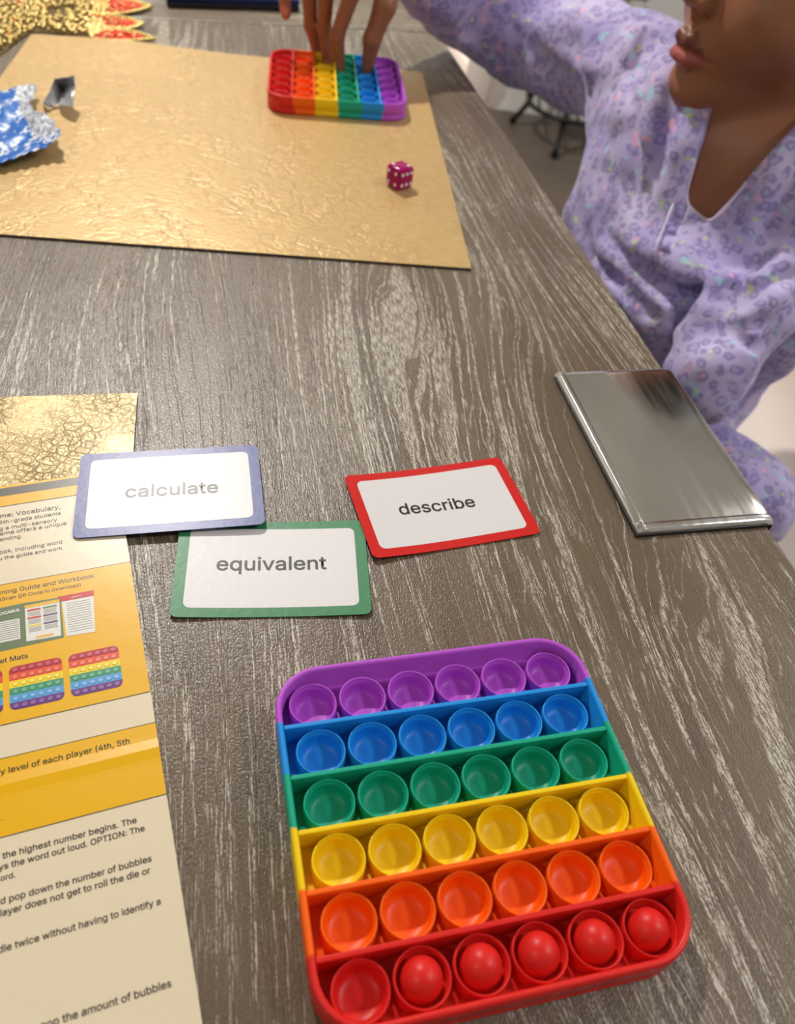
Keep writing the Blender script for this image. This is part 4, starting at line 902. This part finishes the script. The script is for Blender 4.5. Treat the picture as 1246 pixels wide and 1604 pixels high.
q.put(q.b.inputs['Base Color'], q.mix(q.m('MULTIPLY', nz, .25), va.outputs[0], srgb(116, 70, 50)))
q.bump(q.noise(q.obj(), 900., 2.), .08, .0006)
person = thing('person', 'person in lilac leopard-print pyjamas seated at the right, reaching for the far bubble toy', 'person', (float(HIP[0]), float(HIP[1]), FZ))
PO = V3(person.location)
body, bp = sdf_obj('body', body_fn, (-.20, .42, -.76), (.62, 1.12, .36), .0024, m_skin, person)
def shift(o):                                    # mesh made in world space -> local to the person
    o.data.transform(Matrix.Translation(-Vector(PO)))
tint = np.tile(V3(srgb(158, 104, 74)), (len(bp), 1))
hq = (bp-HC)@MH; inh = np.linalg.norm(bp-HC, axis=1) < .16
uu, ll = lipdist(bp)
def blend(w_, c_):
    global tint
    w_ = np.clip(w_, 0, 1)[:, None]; tint = tint*(1-w_)+V3(c_)*w_
blend((1-uu/.0014)*inh*(uu < .0014)*1.0, srgb(112, 58, 50)); blend((1-ll/.0014)*inh*(ll < .0014), srgb(176, 88, 82))
hd = np.min(np.stack([np.linalg.norm(bp-V3(f_[3]), axis=1) for f_ in FING+[TH]]), 0)
blend((.022-hd)/.02*.6, srgb(176, 104, 84))
nl = np.min(np.stack([np.linalg.norm(bp-V3(f_[3])-V3((-.0015, -.0045, .004)), axis=1) for f_ in FING]), 0)
blend((.0052-nl)/.001, srgb(214, 130, 118))
ca = body.data.color_attributes.new('tint', 'FLOAT_COLOR', 'POINT')
ca.data.foreach_set('color', tint.astype(np.float32).ravel()); shift(body)

# --- pyjama cloth
m_pj = mat('leopard_print_cotton', srgb(160, 146, 196), .85, 0, .2)
q = N(m_pj); v = q.obj()
wv_ = q.n('ShaderNodeTexNoise', {'Vector': v, 'Scale': 45., 'Detail': 2.})
vv = q.n('ShaderNodeVectorMath', {0: wv_.outputs[1], 1: (.016, .016, .016), 2: v}, operation='MULTIPLY_ADD').outputs[0]
vo = q.n('ShaderNodeTexVoronoi', {'Vector': vv, 'Scale': 98., 'Randomness': .8})
dist = vo.outputs['Distance']; cellc = vo.outputs['Color']
ringm = q.ramp(dist, [(.18, 0), (.28, 1), (.44, 1), (.52, 0)])
gap = q.ramp(q.noise(v, 150., 1.), [(.36, .2), (.48, 1)])
basec = q.ramp(q.noise(v, 18., 2.), [(.3, srgb(170, 158, 212)), (.7, srgb(208, 196, 232))])
inner = q.ramp(dist, [(.2, 1), (.3, 0)])
c_ = q.mix(q.m('MULTIPLY', inner, .35), basec, srgb(160, 150, 205))
c_ = q.mix(q.m('MULTIPLY', q.m('MULTIPLY', ringm, gap), .6), c_, srgb(118, 104, 170))
sc3 = q.n('ShaderNodeSeparateColor', {0: cellc})
for lo_, colr, seed in ((.86, srgb(170, 226, 238), 0), (.86, srgb(214, 240, 150), 1), (.88, srgb(246, 184, 204), 2)):
    nn = q.noise(q.mp(v, loc=(seed*7.3, seed*3.1, 0)), 95., 1., .3)
    c_ = q.mix(q.ramp(nn, [(.68, 0), (.75, .65)]), c_, colr)
q.put(q.b.inputs['Base Color'], c_)
q.bump(q.noise(q.obj(), 1200., 2.), .15, .0005)
q.put(q.b.inputs['Sheen Weight'], .3)
def march(px, py, fn, t0=.45, t1=1.2):
    o_ = V3((0, 0, CAMH)); r_ = V3(ray(px, py)); t = t0
    for _ in range(70):
        d = float(fn((o_+r_*t)[None])[0]); t += d*.7
        if abs(d) < .0006 or t > t1: break
    return o_+r_*min(t, t1)
def cloth_base(p):
    d = near(p, CH_, .30, lambda p: core(p, .012))
    # baggy side hanging from the raised arm, belly of the shirt resting on the lap
    d = smin(d, cone(p, P(990, 130, .80), P(992, 320, .80), .042, .043), .03)
    d = smin(d, cone(p, P(992, 320, .80), P(1030, 470, .76), .043, .055), .03)
    d = smin(d, cone(p, P(925, 345, .82), P(1010, 480, .78), .020, .040), .02)
    d = smin(d, cone(p, P(1150, 420, .74), P(1060, 440, .76), .045, .05), .03)
    # right sleeve
    d = smin(d, chain(p, [RS+Vector((.02, -.01, -.01)), P(905, 80, .86), P(820, 50, .89), P(735, 0, .865), P(690, -30, .84), P(645, -52, .82)], [.052, .052, .048, .043, .036, .030], .02), .022)
    # left sleeve
    e = chain(p, [LS, P(1310, 410, .70), P(1235, 445, .69), P(1175, 492, .685), P(1112, 580, .69), P(1095, 612, .692)], [.044, .037, .033, .032, .033, .030], .012)
    return smin(d, e, .008)
def fold(pts, r): return [march(x, y, cloth_base) for x, y in pts], r
vn_b = march(1106, 354, cloth_base); vn_c = march(1066, 318, cloth_base); vn_l = march(1116, 165, cloth_base); vn_r = march(1242, 200, cloth_base)
RIDGE = [fold([(1000, 30), (990, 80), (978, 140), (968, 210)], .010), fold([(1040, 60), (1030, 130), (1018, 215), (1010, 300)], .009),
         fold([(1085, 180), (1062, 250), (1040, 320), (1020, 380)], .009), fold([(835, 20), (832, 90), (845, 150)], .007), fold([(925, 30), (918, 100), (924, 175)], .008),
         fold([(960, 345), (1000, 385), (1060, 420), (1140, 440), (1185, 425)], .016), fold([(930, 350), (975, 420), (1040, 470), (1110, 485), (1160, 462)], .012),
         fold([(915, 380), (960, 455), (1030, 512), (1090, 520)], .012), fold([(1246, 400), (1190, 430), (1140, 455)], .008), fold([(1246, 440), (1200, 480), (1120, 500)], .008),
         fold([(1235, 500), (1180, 530), (1160, 500), (1115, 500)], .006), fold([(1170, 590), (1180, 560), (1165, 535)], .006), fold([(1246, 215), (1200, 290), (1165, 350)], .008)]
CREASE = [fold([(1020, 60), (1005, 140), (995, 230), (990, 320)], .007), fold([(1060, 130), (1042, 220), (1030, 290)], .006), fold([(770, -10), (760, 20), (735, 60)], .010), fold([(800, 40), (870, 110), (915, 160)], .008),
          fold([(960, 375), (1020, 425), (1100, 455), (1165, 445)], .011), fold([(950, 430), (1010, 490), (1080, 505)], .010), fold([(1246, 425), (1190, 455), (1150, 478)], .006), fold([(1215, 520), (1175, 545), (1140, 500)], .005),
          fold([(1000, 20), (1040, 40), (1062, 70)], .004),
          fold([(775, 10), (745, 45), (730, 70)], .012), fold([(832, 50), (850, 110), (905, 158)], .010), fold([(980, 100), (988, 170), (998, 270)], .008), fold([(1014, 45), (1000, 95), (978, 160)], .009),
          fold([(1062, 115), (1052, 165), (1035, 215)], .009), fold([(950, 365), (990, 418), (1045, 462), (1105, 479), (1146, 467)], .011), fold([(928, 395), (980, 447), (1030, 490)], .010),
          fold([(1178, 415), (1146, 480), (1100, 540)], .014), fold([(1246, 280), (1215, 350), (1180, 410)], .009), fold([(905, 60), (915, 110), (926, 165)], .007),
          fold([(1185, 455), (1160, 478), (1128, 480)], .006), fold([(1200, 505), (1165, 512), (1140, 497)], .006), fold([(1190, 575), (1178, 545), (1150, 520)], .005)]
def shirt_fn(p):
    d = cloth_base(p)
    a = np.abs(d) < .03
    if a.any():
        pp = p[a]; dd = d[a]
        def line(pts):                    # distance to a fold line and a weight that fades at its ends
            e = np.full(len(pp), 1.); u = np.zeros(len(pp)); n_ = len(pts)-1
            for i in range(n_):
                a_, b_ = V3(pts[i]), V3(pts[i+1]); ab = b_-a_; t = np.clip(((pp-a_)@ab)/(ab@ab), 0, 1)
                c_ = np.linalg.norm(pp-a_-t[:, None]*ab, axis=1); m_ = c_ < e; e[m_] = c_[m_]; u[m_] = (i+t[m_])/n_
            return e, np.clip(np.minimum(u, 1-u)*3.2, 0, 1)**.8
        for pts, r in RIDGE:
            e, w_ = line(pts); dd = dd - r*.95*w_*np.exp(-(e/(r*1.15))**2)
        for pts, r in CREASE:
            e, w_ = line(pts); dd = dd + r*1.35*(.25+.75*w_)*np.exp(-(e/(r*.75))**1.4)
        w1 = np.sin(pp@V3((55, 80, -30))+2*np.sin(pp@V3((30, -22, 60))))*np.sin(pp@V3((-40, 35, 70))+1.5*np.sin(pp@V3((45, 20, -25))))
        d[a] = dd - .0022*w1
    # the V opening: wedge through the chest front
    cen = (vn_l+vn_r+vn_b)/3; v_ = None
    for a_, b_ in ((vn_l, vn_c), (vn_c, vn_b), (vn_b, vn_r)):
        n_ = np.cross(b_-a_, AX_B); n_ /= np.linalg.norm(n_); n_ = n_ if n_@(cen-a_) > 0 else -n_
        e_ = -((p-a_)@n_); v_ = e_ if v_ is None else smax(v_, e_, .008)
    v_ = np.maximum(v_, -((p-vn_b)@AX_B)-.12)
    d = smax(d, -v_, .003)
    d = smax(d, -(cone(p, NB-AX_B*.035, HC, .056, .056)), .004)      # neck hole
    wr = V3(RW); ax_ = V3(P(690, -30, .84))-wr; ax_ /= np.linalg.norm(ax_)
    hc = HC+hu*(-.02)
    return d
shirt, sp_ = sdf_obj('shirt', shirt_fn, (-.12, .45, -.26), (.62, 1.12, .24), .0032, m_pj, person)
shift(shirt); shirt['label'] = 'lilac leopard-print pyjama top with a V neck'
def pants_fn(p):
    d = legs(p, .012)
    d = smin(d, ell(p, HIP, (.12, .098, .09), MT), .03)
    w1 = np.sin(p@V3((90, 40, -50))+2*np.sin(p@V3((30, -42, 60))))
    d = d-.0022*w1
    return np.maximum(d, -(p[:, 2]+.64))
pants, _ = sdf_obj('trousers', pants_fn, (-.05, .45, -.68), (.62, 1.05, -.05), .005, m_pj, person); shift(pants)
# piping along the V, placket with buttons
m_pipe = mat('white_piping', srgb(232, 218, 240), .8); m_btn = mat('lilac_button', srgb(176, 160, 214), .3)
def on(px, py, lift=.0):
    p = march(px, py, shirt_fn); return Vector(p - PO) - ray(px, py).normalized()*lift
def march_many(pp, fn, t0=.5, t1=1.0, n=60):
    o_ = V3((0, 0, CAMH)); r_ = np.array([V3(ray(x, y)) for x, y in pp]); t = np.full(len(pp), t0)
    for _ in range(n): t = np.minimum(t+fn(o_+r_*t[:, None])*.72, t1)
    return t, o_+r_*t[:, None]
def body_front(p): return np.minimum(near(p, CH_, .3, lambda p: core(p)), np.full(len(p), 9.))
edge = []
angs = [math.radians(a) for a in np.linspace(206, 22, 44)]      # around the opening, image y down
rad = np.linspace(8, 190, 70)
pp = [(1112+r*math.cos(a), 262-r*math.sin(-a)*1.0) for a in angs for r in rad]
ts, hp = march_many(pp, shirt_fn); tb_, _ = march_many(pp, body_fn)
hit = (ts < tb_).reshape(len(angs), len(rad)); hp = hp.reshape(len(angs), len(rad), 3)
for k in range(len(angs)):
    w_ = np.argmax(hit[k])
    if hit[k][w_] and hit[k][min(w_+1, len(rad)-1)]:
        x_, y_ = pp[k*len(rad)+w_]
        if y_ > 165 and x_ < 1300: edge.append(Vector(hp[k][min(w_+1, len(rad)-1)]-PO))
def sm(e): return [e[0]]+[(a+b*2+c)/4 for a, b, c in zip(e, e[1:], e[2:])]+[e[-1]]
if len(edge) > 8:
    edge = sm(sm(edge)); bm = bmesh.new(); tube(bm, edge, .0014, 8); bmobj('piping', bm, m_pipe, person, True)
bm = bmesh.new(); pl = [on(1068, 320, .001), on(1056, 350, .001), on(1044, 380, .001), on(1036, 402, .001)]
for sgn in (-1, 1):
    tube(bm, [p+Vector((sgn*.0070, 0, 0)) for p in pl], .0009, 6)
bmobj('placket', bm, m_pipe, person, True)['label'] = 'pale stitched edges of the button placket'
for k, (x, y) in enumerate(((1063, 336), (1052, 364), (1042, 390))):
    bm = bmesh.new(); bmesh.ops.create_cone(bm, cap_ends=True, segments=16, radius1=.0046, radius2=.0040, depth=.0018)
    M = Vector(AX_B).to_track_quat('Z', 'Y').to_matrix().to_4x4(); bmesh.ops.transform(bm, verts=bm.verts, matrix=Matrix.Translation(on(x, y, .001)) @ M)
    bmobj('button', bm, m_btn, person, True)
# hair and eyes (above the frame)
m_hair = mat('dark_hair', srgb(28, 20, 18), .5)
def hair_fn(p):
    q_ = (p-HC)@MH
    d = ell(q_, (0, -.022, .036), (.084, .096, .092)); d = smin(d, ell(q_, (0, -.105, .05), (.04, .035, .045)), .02)
    cut = ell(q_, (0, .085, -.045), (.085, .085, .105))
    d = smax(d, -cut, .01); d = d + .0012*np.sin(q_[:, 0]*420)*np.sin(q_[:, 2]*60)
    return smax(d, -(q_[:, 2]+.045), .01)
hair, _ = sdf_obj('hair', hair_fn, (.05, .55, -.05), (.62, 1.05, .42), .005, m_hair, person); shift(hair)
m_eye = mat('eye_white', srgb(225, 220, 214), .15); m_iris = mat('brown_iris', srgb(48, 28, 18), .1)
for sgn in (-1, 1):
    for nm, c_, r_, mm in (('eye', (.031*sgn, .0735, .005), .0108, m_eye), ('iris', (.031*sgn+.0005, .0805, .004), .0050, m_iris)):
        bm = bmesh.new(); bmesh.ops.create_uvsphere(bm, u_segments=16, v_segments=10, radius=r_, matrix=Matrix.Translation(Vector(HC+MH@V3(c_)-PO))); bmobj(nm, bm, mm, person, True)
